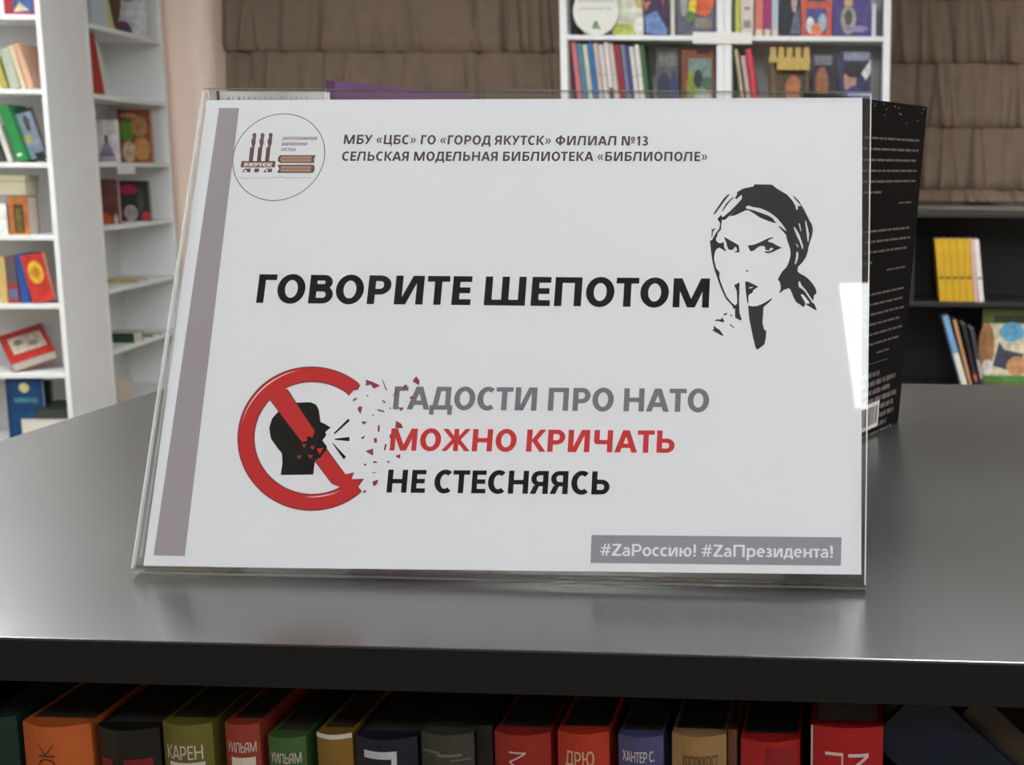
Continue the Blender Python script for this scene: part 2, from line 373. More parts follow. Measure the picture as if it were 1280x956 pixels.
p = Print(); p.line('ГАДОСТИ ПРО НАТО', (491, 511.5), (886, 515), 28.5, .25, .195, INKG); p.build('grey_lettering', sh)
p = Print(); p.line('МОЖНО КРИЧАТЬ', (487, 563), (843, 566), 27.5, .25, .195, INKR); p.build('red_lettering', sh)
p = Print(); p.line('НЕ СТЕСНЯЯСЬ', (483, 615.5), (761.5, 618), 28.5, .25, .195, INK); p.build('black_lettering', sh)
p = Print(); p.line('МБУ «ЦБС» ГО «ГОРОД ЯКУТСК» ФИЛИАЛ №13', (429.5, 180), (810, 182), 11.5, .235, .18, INKP, .05)
p.line('СЕЛЬСКАЯ МОДЕЛЬНАЯ БИБЛИОТЕКА «БИБЛИОПОЛЕ»', (427, 201), (884, 201.5), 11.5, .235, .18, INKP, .05); p.build('library_name_lettering', sh)
p = Print(); p.pix([(274, 135), (299, 135), (231, 695), (192, 694)], mat((152, 143, 147), .6, .04, 20)); p.build('margin_stripe', sh)
p = Print(); p.pix([(739.5, 668.5), (1052, 671.5), (1051, 707), (738, 703.5)], mat((138, 134, 142), .6, .04, 20)); bn = p.build('hashtag_banner', sh)
p = Print(.0001); p.line('#ZaРоссию! #ZaПрезидента!', (749.5, 694.5), (1041, 697), 15, .19, .155, mat((226, 224, 230), .6, .02)); p.build('banner_lettering', bn)
# round emblem
p = Print(); EC = mat((96, 88, 90), .6, .03); LB = mat((92, 66, 64), .6, .05); LT = mat((160, 128, 108), .6, .05); LG = mat((150, 135, 140), .6, .05)
a = Vector(st(291, 200)); b = Vector(st(407, 191)); cc = Vector(st(348.5, 196)); r0 = (b-a).length/2
for i in range(64):
    t0, t1 = 2*PI*i/64, 2*PI*(i+1)/64
    p.poly([(cc.x+r*math.cos(t), p.y, cc.y+r*math.sin(t)) for r, t in ((r0, t0), (r0, t1), (r0-.0004, t1), (r0-.0004, t0))], EC)
def lg(pts, m, o=(290, 150), k=10.625): p.pix([(o[0]+x/k, o[1]+y/k) for x, y in pts], m)
def ell(cx, cy, rx, ry, m, o=(290, 150), k=10.625, n=16): p.pix([(o[0]+(cx+rx*math.cos(2*PI*i/n))/k, o[1]+(cy+ry*math.sin(2*PI*i/n))/k) for i in range(n)], m)
for dx in (0, 108, 216):
    ell(298+dx, 203, 27, 32, LB); ell(286+dx, 292, 30, 52, LB); lg([(272+dx,230),(320+dx,225),(300+dx,360),(262+dx,360)], LB)
    lg([(242+dx,362),(298+dx,362),(278+dx,550),(222+dx,550)], LB)
lg([(128,545),(580,545),(570,630),(115,630)], LB)
lg([(160,565),(545,565),(535,612),(150,612)], LT)
WH = mat((222, 216, 214), .6, .01)
p.line('ЯКУТСК', (305.5, 208), (340, 208.5), 4.6, .26, .22, WH)
for x0, ch in ((130, 0), (300, 1), (415, 2)):
    if ch != 1: lg([(x0+40,645),(x0+120,645),(x0+115,695),(x0,695)], LB)
    else: lg([(x0,645),(x0+65,645),(x0+55,695),(x0-5,695)], LB)
lg([(150,690),(185,655),(205,690)], WH); lg([(455,655),(480,655),(470,690),(450,690)], WH)
lg([(640,468),(1115,468),(1090,520),(1095,572),(640,572),(610,545),(612,500)], LB); lg([(660,482),(1060,482),(1050,560),(655,560),(640,520)], LT)
lg([(660,515),(1055,515),(1055,520),(660,520)], LB); lg([(605,594),(1080,594),(1102,620),(1095,680),(1070,702),(598,702),(630,650)], LB); lg([(650,612),(1055,612),(1045,688),(645,688)], LT)
lg([(655,645),(1050,645),(1050,651),(655,651)], LB)
p.line('ЦЕНТРАЛИЗОВАННАЯ', (353, 175), (396, 175), 4, .24, .2, LG); p.line('БИБЛИОТЕЧНАЯ', (352, 182), (384, 182), 4, .24, .2, LG); p.line('СИСТЕМА', (351, 189), (370, 189), 4, .24, .2, LG)
# the handwritten line beneath: a thin running stroke
hx = 100
while hx < 1060:
    L = random.choice((18, 24, 30)); dy = random.choice((-14, 8, 10, 26)) if hx < 700 else random.choice((-6, 5))
    lg([(hx, 765), (hx+L*.5, 765-dy), (hx+L, 763), (hx+L, 769), (hx+L*.5, 765-dy+7), (hx, 771)], LG); hx += L+random.choice((2, 2, 10))
p.build('round_emblem', sh)
# ------------------------------------------------------------------ woman with a finger to her lips
OR = dict(A=(880,225), B=(950,225), C=(880,280), D=(950,280), E=(880,335), F=(950,335), G=(880,385))
def W(spec):
    out = []; cur = None
    for tk in spec.split():
        if tk in OR: cur = OR[tk]; continue
        x, y = tk.split(','); out.append((cur[0]+float(x)/15.94, cur[1]+float(y)/15.94))
    return out
p = Print(); WI = mat((40, 40, 43), .7, .05, 40, .2); WP = mat((222, 222, 225), .75, .006, 6, .3)
for sp in (
 'A 1005,85 B 240,90 330,165 540,290 640,400 700,500 722,590 752,590 757,512 800,522 822,495 880,590 930,690 1000,830 1045,930 D 1030,0 1055,110 1040,220 1000,350 970,450 950,560 915,660 850,760 790,820 755,860 750,920 F 745,60 790,105 880,150 960,210 1050,310 1100,390 1130,480 1110,520 1075,545 1070,620 1055,640 1130,830 1115,845 900,715 880,775 860,775 800,730 720,680 680,610 640,510 600,420 570,405 490,430 430,470 400,500 380,490 410,430 415,370 395,280 355,225 400,140 440,70 500,10 D 520,870 570,770 600,660 610,600 600,500 570,400 535,310 520,220 450,140 370,55 390,40 520,140 530,130 440,0 B 400,830 330,750 200,650 100,600 0,560 A 980,540 880,505 825,545 850,568 1000,605 1275,705 B 250,760 330,865 200,830 0,750 A 1000,670 900,610 850,597 720,655 620,705 530,722 525,705 640,590 430,785 395,800 355,790 350,870 C 345,0 340,110 270,190 270,230 240,280 240,330 290,380 340,380 400,360 395,400 400,460 440,530 430,545 360,500 300,470 240,510 210,600 200,700 240,870 E 240,0 315,90 305,180 330,270 400,450 460,580 560,700 630,745 660,700 660,600 650,450 600,345 690,290 710,300 700,600 700,700 710,900 G 720,130 755,250 700,235 620,190 620,0 E 600,830 560,750 430,600 360,450 300,300 250,150 C 200,880 160,700 130,450 115,320 150,330 170,300 230,190 300,100 A 325,870 265,775 345,690 365,745 400,720 520,620 640,500 750,380 755,310 740,300 640,385 620,350 660,290 660,240 780,170 880,150 985,130',
 'C 395,260 430,270 690,420 710,560 620,570 620,545 660,530 645,460 610,455 590,500 540,520 480,500 470,460 455,430 450,380 430,345 425,320',
 'C 870,430 1000,410 1120,360 D 160,285 250,260 270,275 165,325 165,355 250,375 340,425 435,475 350,510 250,560 160,585 110,570 85,545 95,540 150,550 190,545 150,525 95,495 105,460 80,440 0,440 C 1050,480 1000,530 930,545 890,480',
 'E 825,58 860,42 892,55 860,76', 'E 820,270 880,270 1085,370 980,440 970,490 900,530 885,560 885,700 865,700 830,450',
 'E 880,745 960,765 1060,755 1160,715 F 160,650 235,600 245,620 140,720 70,780 60,955 G 1165,300 1200,430 1240,450 1235,600 1200,730 1060,830 1030,790 980,600 900,200',
 'G 205,260 260,225 330,230 370,185 405,270 380,285 280,255', 'G 385,150 400,115 450,95 470,115 430,140', 'G 510,140 530,130 570,155 555,170',
 'G 185,365 210,360 255,405 310,430 385,540 370,560 160,440 200,420', 'G 505,330 530,320 610,395 590,400',
 'A 490,280 510,290 400,430 220,680 185,680 300,500 400,360', 'A 575,335 585,350 470,480 370,630 355,620 440,470',
 'C 150,95 170,110 220,80 220,110 180,150 165,260 145,260 155,150', 'B 655,320 680,320 780,420 825,495 800,490 700,380'):
    p.pix(W(sp), WI)
for sp in ('D 670,65 690,60 780,200 860,440 855,500 840,490 790,350 730,230', 'D 770,-10 792,-10 825,130 810,150', 'D 895,-60 920,-60 980,200 965,360 950,350 925,150',
 'D 710,395 730,395 770,450 750,465', 'D 730,545 765,570 760,680 715,800 690,790 720,650', 'F 768,270 798,270 830,350 900,420 1085,700 1050,700 940,540 880,450 770,370',
 'F 810,530 860,525 990,690 970,710 900,710 890,670', 'E 890,405 905,385 985,375 940,405', 'D 165,545 210,475 260,480 260,510 200,540'):
    p.pix(W(sp), WP)
p.build('woman_drawing', sh)
# ------------------------------------------------------------------ broken prohibition ring with shouting head
def ic(x, y): return (280+x/4.346, 440+y/4.346)
RD = mat((190, 28, 32), .6, .05, 20, .3); RDD = mat((120, 32, 36), .5, .05, 20); BKH = mat((16, 16, 17), .8, .05, 30, .1)
p = Print()
p.pix([ic(*a) for a in ((390,275),(470,272),(500,285),(515,310),(525,380),(545,388),(580,410),(550,435),(557,450),(535,480),(560,512),(556,560),(495,590),(485,665),(308,668),(318,600),(315,550),(290,520),(255,470),(246,410),(262,360),(300,318),(345,285))], BKH)
for pts in (((596,440),(675,362),(685,372),(602,446)), ((603,470),(682,461),(682,484),(603,477)), ((588,494),(595,496),(664,570),(650,583))):
    p.pix([ic(*a) for a in pts], BKH)
p.build('shouting_head', sh)
p = Print(.00012)
def ringarc(cx, cy, ro, rio, ri, rii, a0, a1, m, n=60):
    pts = []
    for i in range(n+1):
        a = R(a0+(a1-a0)*i/n); pts.append(ic(cx+ro*math.cos(a), cy+rio*math.sin(a)))
    for i in range(n, -1, -1):
        a = R(a0+(a1-a0)*i/n); pts.append(ic(cx+4+ri*math.cos(a), cy-3+rii*math.sin(a)))
    p.pix(pts, m)
for k_, m_ in ((0, RDD), (7, RD)):
    ringarc(476, 470, 403-k_, 392-k_, 313+k_, 303+k_, -50-k_*.15, -313+k_*.15, m_)
    p.pix([ic(*a) for a in ((250-k_*1.2,262-k_*3),(345-k_*3.2,198-k_*2.6),(345-k_,198+k_*.8),(496-k_,432-k_),(480,465),(450,455),(455,480),(425,492-k_),(253+k_,266+k_*.3))], m_)
    p.pix([ic(*a) for a in ((492+k_,592),(520,580),(560-k_*.5,525+k_),(672-k_,680),(650,740),(585+k_,715))], m_)
    p.pix([ic(*a) for a in ((660,725),(655,665),(700,655),(708-k_,652),(695,690),(762-k_*2,688),(720,745),(640,800))], m_)
    p.pix([ic(*a) for a in ((720-k_,165),(742-k_,180),(728-k_,205+k_*.3),(682+k_,205),(678,240-k_),(650,200))], m_)
hl = mat((236, 200, 200), .5, .02)
def hair(cx, cy, rx, ry, a0, a1, w):
    pts = [ic(cx+rx*math.cos(R(a0+(a1-a0)*i/30)), cy+ry*math.sin(R(a0+(a1-a0)*i/30))) for i in range(31)]
    pts += [ic(cx+(rx-w*math.sin(PI*i/30))*math.cos(R(a0+(a1-a0)*i/30)), cy+(ry-w*math.sin(PI*i/30))*math.sin(R(a0+(a1-a0)*i/30))) for i in range(29, 0, -1)]
    p.pix(pts, m=hl)
hair(476, 470, 388, 378, 262, 192, 7); hair(480, 467, 330, 322, 98, 62, 6)
p.build('prohibition_ring', sh)
p = Print(.00018); FM = mat((140, 45, 58), .5, .15, 200)
def fr(o, k, L):
    for pts in L: p.pix([(o[0]+x/k, o[1]+y/k) for x, y in pts], FM)
fr((440,460), 12.75, [[(222,185),(320,215),(455,280),(350,330),(300,262),(225,280)],[(475,175),(500,200),(560,350),(545,355)],[(1025,130),(1080,200),(1070,275),(965,210)],
 [(640,455),(720,350),(735,360),(710,410)],[(815,335),(835,265),(885,270),(860,330)],[(918,490),(935,450),(990,455),(975,485)],[(735,625),(830,630),(790,690)],[(225,430),(270,430),(245,455)],
 [(15,535),(20,500),(75,470),(85,490)],[(475,505),(540,540),(530,565),(480,525)],[(90,655),(110,615),(170,615),(140,735)],[(395,655),(500,675),(525,710),(420,680)],[(600,630),(625,635),(615,670)],
 [(315,740),(345,740),(355,768)],[(155,845),(245,862),(180,905)],[(430,905),(450,960),(415,960)],[(705,840),(790,890),(815,956),(690,956)]])
fr((440,530), 10.62, [[(345,20),(370,10),(368,105),(345,100)],[(115,190),(165,150),(170,175),(150,200)],[(290,190),(330,185),(335,245),(300,250)],[(440,265),(465,270),(440,355),(425,345)],[(180,360),(280,325),(285,420)],
 [(575,425),(645,400),(640,460)],[(275,520),(300,488),(350,510)],[(465,490),(500,490),(495,525)],[(160,540),(175,520),(195,540),(175,560)],[(265,640),(325,640),(305,655)],[(275,765),(350,735),(340,790),(295,825),(280,800)],
 [(145,910),(165,875),(200,890),(170,912)],[(500,140),(530,130),(530,190),(508,195)],[(585,0),(640,0),(670,50),(610,55)]])
for x, y in ((435,508),(482,520),(410,570),(470,568)): p.pix([ic(x-14,y-8), ic(x+14,y-10), ic(x+2,y+14)], FM)
p.pix([ic(*a) for a in ((505,525),(542,520),(522,558))], RD)
p.build('red_fragments', sh)
# ------------------------------------------------------------------ books
def spine_book(name, label, M, th, h, d, col, cat='book', ct=.0016, pg=.003, group=None, art=None, pages=(196, 190, 176), rough=.45, rnd=.18, text=None):
    """spine faces -y, base at z=0, x from 0 to th"""
    t = thing(name, label, cat, M, group)
    m = mat(col, rough, .07, 40, .4); c = ct
    q = MB(); pr = []; N = 8
    for i in range(N+1):
        u = i/N; pr.append((th*u, -th*rnd*math.sin(PI*u)))
    outer = pr + [(th, d), (th-c, d)]; inner = [(th-c, 0.004), (c, 0.004), (c, d), (0, d)]
    pts = outer + inner; n = len(pts)
    q.add([(x, y, 0) for x, y in pts]+[(x, y, h) for x, y in pts], [(i, (i+1) % n, n+(i+1) % n, n+i) for i in range(n)], m)
    tt = tessellate_polygon([[Vector((x, y, 0)) for x, y in pts]])
    q.add([(x, y, 0) for x, y in pts], [tuple(a) for a in tt], m); q.add([(x, y, h) for x, y in pts], [tuple(a) for a in tt], m)
    q.build('cover', t)
    q = MB(); q.box(c*1.1, .005, .003, th-c*1.1, d-.004, h-pg, mat(pages, .9, .12, 300)); q.build('page_block', t)
    if art or text:
        q = MB(); q.k = 1
        def sy(u): return -th*rnd*math.sin(PI*min(1, max(0, u)))-.00025
        def pst(x0, z0, x1, z1, mm, dd=0, nseg=6):
            for i in range(nseg):
                a = x0+(x1-x0)*i/nseg; b_ = x0+(x1-x0)*(i+1)/nseg
                q.add([(a*th, sy(a)-dd, z0*h), (b_*th, sy(b_)-dd, z0*h), (b_*th, sy(b_)-dd, z1*h), (a*th, sy(a)-dd, z1*h)], [(0, 1, 2, 3)], mm)
        for (x0, z0, x1, z1, cc_) in (art or []): pst(x0, z0, x1, z1, mat(cc_, .5, .08, 60))
        for (txt, cc_, sx, x0, x1, z0, capw, rot) in (text or []):
            mm = mat(cc_, .5, .03); P, Wd = text_pieces(txt, sx, sx*.75)
            for k_, pol in enumerate(P):
                vs = []
                for a, b_ in pol:
                    if rot == 0: u = x0+(x1-x0)*a/Wd; z = z0+capw*b_
                    elif rot > 0: u = x1-(x1-x0)*b_; z = z0+capw*a        # reads bottom to top
                    else: u = x0+(x1-x0)*b_; z = z0-capw*a                  # reads top to bottom
                    vs.append((u*th, sy(u)-.0002-(k_ % 8)*4e-6, z))
                if len(vs) == 4:                            # follow the rounded spine
                    V4 = [Vector((a, b_, 0)) for a, b_ in pol]; G = []
                    for i_ in range(5):
                        for j_ in range(5):
                            pq = (V4[0]*(1-i_/4)+V4[1]*(i_/4))*(1-j_/4)+(V4[3]*(1-i_/4)+V4[2]*(i_/4))*(j_/4); a, b_ = pq.x, pq.y
                            if rot == 0: u = x0+(x1-x0)*a/Wd; z = z0+capw*b_
                            elif rot > 0: u = x1-(x1-x0)*b_; z = z0+capw*a
                            else: u = x0+(x1-x0)*b_; z = z0-capw*a
                            G.append((u*th, sy(u)-.0002-(k_ % 8)*4e-6, z))
                    q.add(G, [(i_*5+j_, i_*5+j_+1, i_*5+j_+6, i_*5+j_+5) for i_ in range(4) for j_ in range(4)], mm)
                else: q.poly(vs, mm)
        q.build('spine_print', t)
    return t
def face_book(name, label, M, wd, h, th, col, cat='book', group=None, art=None, pages=(200, 195, 185)):
    """front cover faces -y, x from 0 to wd"""
    t = thing(name, label, cat, M, group)
    m = mat(col, .4, .28, 22, .4); c = min(.002, th/4)
    q = MB(); q.box(0, 0, 0, wd, c, h, m); q.box(0, th-c, 0, wd, th, h, m); q.box(0, c, 0, c, th-c, h, m); q.build('cover', t)
    q = MB(); q.box(c*1.1, c*1.05, .002, wd-.004, th-c*1.05, h-.003, mat(pages, .9, .1, 200)); q.build('page_block', t)
    if art:
        q = MB(); q.k = 1; y = -.0004
        for a in art:
            y -= .0002
            mm = mat(a[-1], .45, .32, 34)
            if a[0] == 'e': n = 18; q.poly([((a[1]+a[3]*math.cos(2*PI*i/n))*wd, y, (a[2]+a[4]*math.sin(2*PI*i/n))*h) for i in range(n)], mm)
            elif a[0] == 'p': q.poly([(x*wd, y, z*h) for x, z in a[1]], mm)
            else: q.poly([(a[1]*wd, y, a[2]*h), (a[3]*wd, y, a[2]*h), (a[3]*wd, y, a[4]*h), (a[1]*wd, y, a[4]*h)], mm)
        q.build('cover_art', t)
    return t
# ------------------------------------------------------------------ row of books under the counter top
SPY = -.043
CR = (226, 214, 196)
row = [ # px left, px right, py of the spine top, spine colour, label, art, text, depth
 (-22, 20, 893, (26, 52, 44), 'dark green book at the far left end of the row under the counter', None, None),
 (28, 113, 901, (205, 104, 48), 'thick orange novel with thin dark vertical letters on its spine', None, [('РОК', (60, 34, 26), .09, .3, .56, 974, .0058, 1)]),
 (121, 199, 906, (28, 27, 26), 'black book with red flame shapes on its spine, right of the orange novel', [(.08, .6, .3, .84, (132, 22, 24)), (.5, .58, .9, .845, (120, 26, 26))], None),
 (203, 265, 901, (112, 108, 46), 'olive green book with a forename in white capitals on its spine', [(.16, .7, .86, .8, (222, 214, 196))], [('КАРЕН', CR, .16, .12, .84, 944, .0056, 0)]),
 (281, 324, 902, (158, 62, 48), 'narrow brick red book with white capitals, between olive and green books', [(.2, .7, .88, .825, (224, 216, 200))], [('УИЛЬЯМ', CR, .17, .1, .92, 936.5, .0040, 0)]),
 (335, 382, 918, (70, 106, 58), 'leaf green book with white capitals, third of the small fiction set', [(.2, .6, .85, .7, (214, 206, 190))], [('УИЛЬЯМ', CR, .17, .1, .9, 950, .0041, 0)]),
 (396, 440, 914, (140, 108, 46), 'ochre book whose spine top is torn to white', [(.0, .975, 1, 1, (226, 222, 214))], None),
 (444, 521, 918, (34, 34, 50), 'navy book with one large white letter lying on its spine', None, [('П', (206, 212, 222), .2, .18, .72, 933, .015, -1)]),
 (526, 592, 913, (66, 66, 58), 'dark grey book with pale swirling smoke lines on its spine', [(.05, .9, .4, .915, (110, 110, 98)), (.35, .885, .8, .9, (118, 118, 106)), (.6, .86, .95, .87, (104, 104, 94))], None),
 (595, 615, 905, (22, 22, 24), 'thin black filler for the dark gap beside the grey smoke patterned book', None, None),  # near-black strip stands in for the shaded gap between two books
 (618, 688, 913, (158, 44, 36), 'dark red book with a thin white letter lying sideways', None, [('М', (226, 214, 204), .1, .3, .6, 934, .0068, -1)]),
 (697, 761, 912, (186, 58, 36), 'bright red orange book with a short name in beige capitals', [(.1, .6, .9, .78, (196, 80, 50))], [('ДРЮ', (224, 192, 160), .17, .17, .74, 952, .0058, 0)]),
 (773, 829, 917, (82, 84, 128), 'slate blue book with a name in small white capitals', [(.1, .81, .5, .815, (220, 215, 215))], [('ХАНТЕР С.', (226, 222, 222), .17, .1, .82, 948, .0042, 0)]),
 (840, 908, 915, (166, 130, 84), 'tan book with dark worn capitals, right of the slate blue one', None, [('ХОЛОККОСТ', (76, 52, 36), .18, .2, .86, 952, .0040, 0)]),
 (910, 921, 911, (108, 66, 46), 'very thin brown booklet beside the tan book', None, None),
 (926, 1000, 921, (176, 36, 38), 'medium red book with a darker right half to its spine', [(.42, .3, .9, .97, (150, 24, 26))], None),
]
EMB = mat((20, 20, 20), .6, .05)
for (xl, xr, yt, col, lab, art, txt) in row:
    A_ = aty(xl, yt, SPY); B_ = aty(xr, yt, SPY); th = B_.x-A_.x; hgt = A_.z-SHZ
    tx = None
    if txt: tx = [(t_[0], t_[1], t_[2], t_[3], t_[4], aty((xl+xr)/2, t_[5], SPY).z-SHZ, t_[6], t_[7]) for t_ in txt]
    # art given as fractions of the top 0.1 m
    ar = None
    if art: ar = [(a[0], 1-(1-a[1])*.075/hgt*1.0, a[2], 1-(1-a[3])*.075/hgt*1.0, a[4]) for a in art]
    spine_book('book', lab, T(A_.x, SPY, SHZ), th, hgt, .13, col, art=ar, text=tx, pages=(60, 54, 48), ct=.0011, pg=.0006)  # page colour darkened to hold the shade under the counter top
A_ = aty(1014, 905, SPY-.004); B_ = aty(1104, 922, SPY-.004); hgt = A_.z-SHZ
spine_book('book', 'large glossy red novel with white page edges showing at its right side', T(A_.x, SPY-.004, SHZ) @ RZ(.0), B_.x-A_.x, hgt, .14, (178, 30, 34), rnd=.1, pages=(190, 186, 178),
  art=[(0, .2, .025, 1, (215, 210, 205))],
  text=[('П', (232, 214, 208), .12, .2, .45, hgt-.0095, .010, -1), ('М', (232, 214, 208), .12, .52, .8, hgt-.0098, .012, -1)])
# leaning dark blue book, and a brown one behind it, at the right end of the row
def steep(px, py, th, col, label, dy, extra, **kw):
    A_ = aty(px, py, SPY+dy); c_, s_ = math.cos(R(47)), math.sin(R(47)); k_ = (A_.z-SHZ-s_*th)/c_
    return spine_book('book', label, T(A_.x-c_*th+s_*k_, SPY+dy, SHZ+.0008) @ RY(R(-47)), th, k_+extra, .13, col, rnd=.05, ct=.0012, **kw)
steep(1185, 884, .030, (8, 24, 44), 'dark blue book slumped steeply at the right end of the row under the counter', 0, .012, art=[(.45, .62, .5, .8, (60, 72, 84))])
steep(1236, 880, .0112, (58, 49, 38), 'dull brown book slumped on the steep dark blue one, farthest right', .004, .004)
# ------------------------------------------------------------------ books standing behind the sign
az = R(66); Bp = Vector((.176, .353, 0)); wd = .138; hb = .2086
Mb = T(0, 0, .0003) @ T(*(Bp - Vector((math.cos(az), math.sin(az), 0))*wd)) @ RZ(az) @ RX(R(4.3))
ob = thing('standing_book', 'black book standing half open behind the right side of the sign', 'book', Mb)
bk = mat((13, 11, 11), .7, .1, 40, .04); 
q = MB(); q.box(0, 0, .0, wd, .002, hb, bk); q.box(-.002, 0, .0, 0, .02, hb, bk); q.build('cover', ob)
q = MB(); q.box(.001, .0022, .002, wd-.004, .012, hb-.003, mat((150, 144, 134), .9, .1, 200)); q.build('page_block', ob)
q = MB(); q.box(0, .0125, .0, wd, .0145, hb, bk, M=T(0, 0, 0)); q.build('back_cover', ob)
q = MB(); q.k = 1; tg = mat((84, 78, 76), .6, .1); tw = mat((104, 96, 92), .6, .1)
rnd_ = random.Random(3)
def tline(z, x0, x1, hh, m):
    x = x0
    while hh > .002 and x < x1-.002:                        # bold capitals, too small to read
        for j in range(rnd_.randint(3, 8)):
            if x > x1-.002: break
            L = rnd_.uniform(.0011, .0019); g_ = rnd_.uniform(.0, .3)*hh
            q.poly([(x, -.0003, z+g_*rnd_.choice((0, 1))), (x+L, -.0003, z), (x+L, -.0003, z+hh), (x, -.0003, z+hh-g_)], m); x += L+.0005
        x += .0016
    if hh > .002: return
    while x < x1-.003:
        L = rnd_.uniform(.004, .014); L = min(L, x1-x)
        q.poly([(x, -.0003, z), (x+L, -.0003, z), (x+L, -.0003, z+hh), (x, -.0003, z+hh)], m); x += L+.0016
z = hb-.0225
for k_ in range(5): tline(z, .012, wd-.010, .0013, tg); z -= .0064
tline(z, .012, wd-.065, .0013, tg); z -= .007; tline(z, wd-.035, wd-.014, .001, tg); z -= .0165
for k_ in range(3): tline(z, .012, wd-.010, .0013, tg); z -= .0064
tline(z, .012, wd-.07, .0013, tg); z -= .006; tline(z, wd-.045, wd-.014, .001, tg); z -= .014
for k_ in range(6): tline(z, .012, wd-.010-.004*(k_ % 2), .0013, tg); z -= .0064
tline(z, wd-.05, wd-.03, .001, tg); z -= .006; q.poly([(.03, -.0003, z), (wd-.03, -.0003, z), (wd-.03, -.0003, z+.0004), (.03, -.0003, z+.0004)], tg); z -= .009
for k_ in range(9): tline(z, .014, wd-(.04, .014, .02, .008, .012, .01, .022, .012, .036)[k_], .0036, tw); z -= .0058
z -= .004; q.poly([(.02, -.0003, z), (wd-.02, -.0003, z), (wd-.02, -.0003, z+.0007), (.02, -.0003, z+.0007)], tg)
q.build('back_cover_print', ob)
A_ = aty(1086, 520, Bp.y-.055)
q = MB(); q.k = 1; bl = mat((215, 212, 210), .6, .02)
q.poly([(.062, -.0005, .004), (.1, -.0005, .004), (.1, -.0005, .021), (.062, -.0005, .021)], bl)
x = .065; y_ = -.0006
while x < .097:
    L = rnd_.choice((.0006, .0011, .0017)); q.poly([(x, y_, .0065), (x+L, y_, .0065), (x+L, y_, .0185), (x, y_, .0185)], bk); x += L+rnd_.choice((.0006, .001))
q.build('barcode_panel', ob)
# worn scratches on its upper edge
q = MB(); q.k = 1
for k_ in range(16):
    x = rnd_.uniform(.03, wd-.006); zz = hb-.002-rnd_.random()**2*.012; L = rnd_.uniform(.001, .004)
    q.poly([(x, -.0003, zz), (x+L, -.0003, zz+.0002), (x+L*.7, -.0003, zz+.0009)], mat((120, 128, 122), .6, .1))
q.build('edge_wear', ob)
A_ = hit(420, 101, Vector((0, .235, 0)), Vector((0, 1, 0)))
pb = thing('standing_book', 'purple book standing edge on behind the sign, its corner above the acrylic', 'book', T(A_.x, A_.y, 0) @ RZ(R(76)))
pm = mat((86, 46, 92), .5, .1, 40)
q = MB(); q.box(0, 0, 0, .15, .0012, A_.z, pm); q.box(0, .0048, 0, .15, .006, A_.z, pm); q.box(-.0012, 0, 0, 0, .006, A_.z, pm); q.build('cover', pb)
q = MB(); q.box(.001, .0014, .002, .146, .0046, A_.z-.001, mat((96, 60, 120), .8, .1, 300)); q.build('page_block', pb)
A_ = aty(271, 110, .19); B_ = aty(406, 110, .19)
face_book('booklet', 'white booklet standing upright behind the left part of the sign', T(A_.x, .19, 0), B_.x-A_.x, A_.z-.0015, .006, (214, 214, 210),
   art=[('r', .0, .9, .025, 1, (40, 40, 44))]+[('r', .1+.05*i, .955, .1+.05*i+random.uniform(.008, .03), .985, (176, 176, 172)) for i in range(16)])
# ------------------------------------------------------------------ the far shelves, blinds and their contents
WHT = mat((230, 234, 235), .5, .015, 8); WHB = mat((212, 214, 212), .6, .02, 8)
P1 = CAM + ray(66, 209)*5.6; P2 = P1 + Vector((math.cos(R(98)), math.sin(R(98)), 0))*.435
U1 = Fr((P1.x, P1.y, 0), R(8)); U2 = Fr((P2.x, P2.y, 0), R(98))
def bookcase(fr, label, x0, x1, dep, zs, zt, mt, mb, th=.022, up=.022, extra=0, fullz=FLOOR, name='bookcase'):
    """zs: z of each board's top"""
    t = thing(name, label, 'bookcase', fr.M @ T(x0, 0, fullz)); I = T(-x0, 0, -fullz)
    def P(nm, *a):
        q = MB(); q.box(*a, mt); return q.build(nm, t, I, bev=.0015)
    P('side_panel', x0, 0, fullz, x0+up, dep, zt); P('side_panel', x1-up, 0, fullz, x1, dep+extra, zt)
    q = MB(); q.box(x0+up, dep-.008, fullz, x1-up, dep, zt, mb); q.build('back_panel', t, I)
    P('top_panel', x0+up, 0, zt-th, x1-up, dep-.008, zt)
    for z in zs: P('shelf', x0+up, .002, z-th, x1-up, dep-.008, z)
    return t
z1 = [U1.pix(25, y)[1] for y in (18, 111, 203, 294, 380, 467, 553, 640)]
z2 = [U2.pix(118, y)[1] for y in (30, 117, 203, 284, 366, 446, 528, 610)]
bookcase(U1, 'white bookcase at the left edge of the picture, facing the counter', -.95, 0, .3, z1, 1.5, WHT, WHB, extra=.13, fullz=FLOOR)
bookcase(U2, 'white bookcase turned sideways beside the peach coloured pier', .002, .91, .3, z2, 1.5, WHT, WHB)
def shelfitem(fr, base, kind, px0, px1, ytop, lean, col, label, art=None, dep=.03, d=.16, th=.02, name='book', group=None, cat='book'):
    x0, zt = fr.pix(px0, ytop, dep); x1, _ = fr.pix(px1, ytop, dep)
    if fr is U1: x1 = min(x1, -.025)
    wd = (x1-x0); hgt = (zt-base)/math.cos(R(lean))
    Mx = fr.M @ T(x0, dep, base+.0005)
    if lean > 0: Mx = Mx @ T(wd, 0, 0) @ RY(R(lean)) @ T(-wd, 0, 0)
    elif lean < 0: Mx = Mx @ RY(R(lean))
    if kind == 's': return spine_book(name, label, Mx, wd, hgt, d, col, art=art, cat=cat, group=group, rnd=.06)
    return face_book(name, label, Mx, wd, hgt, th, col, art=art, cat=cat, group=group)
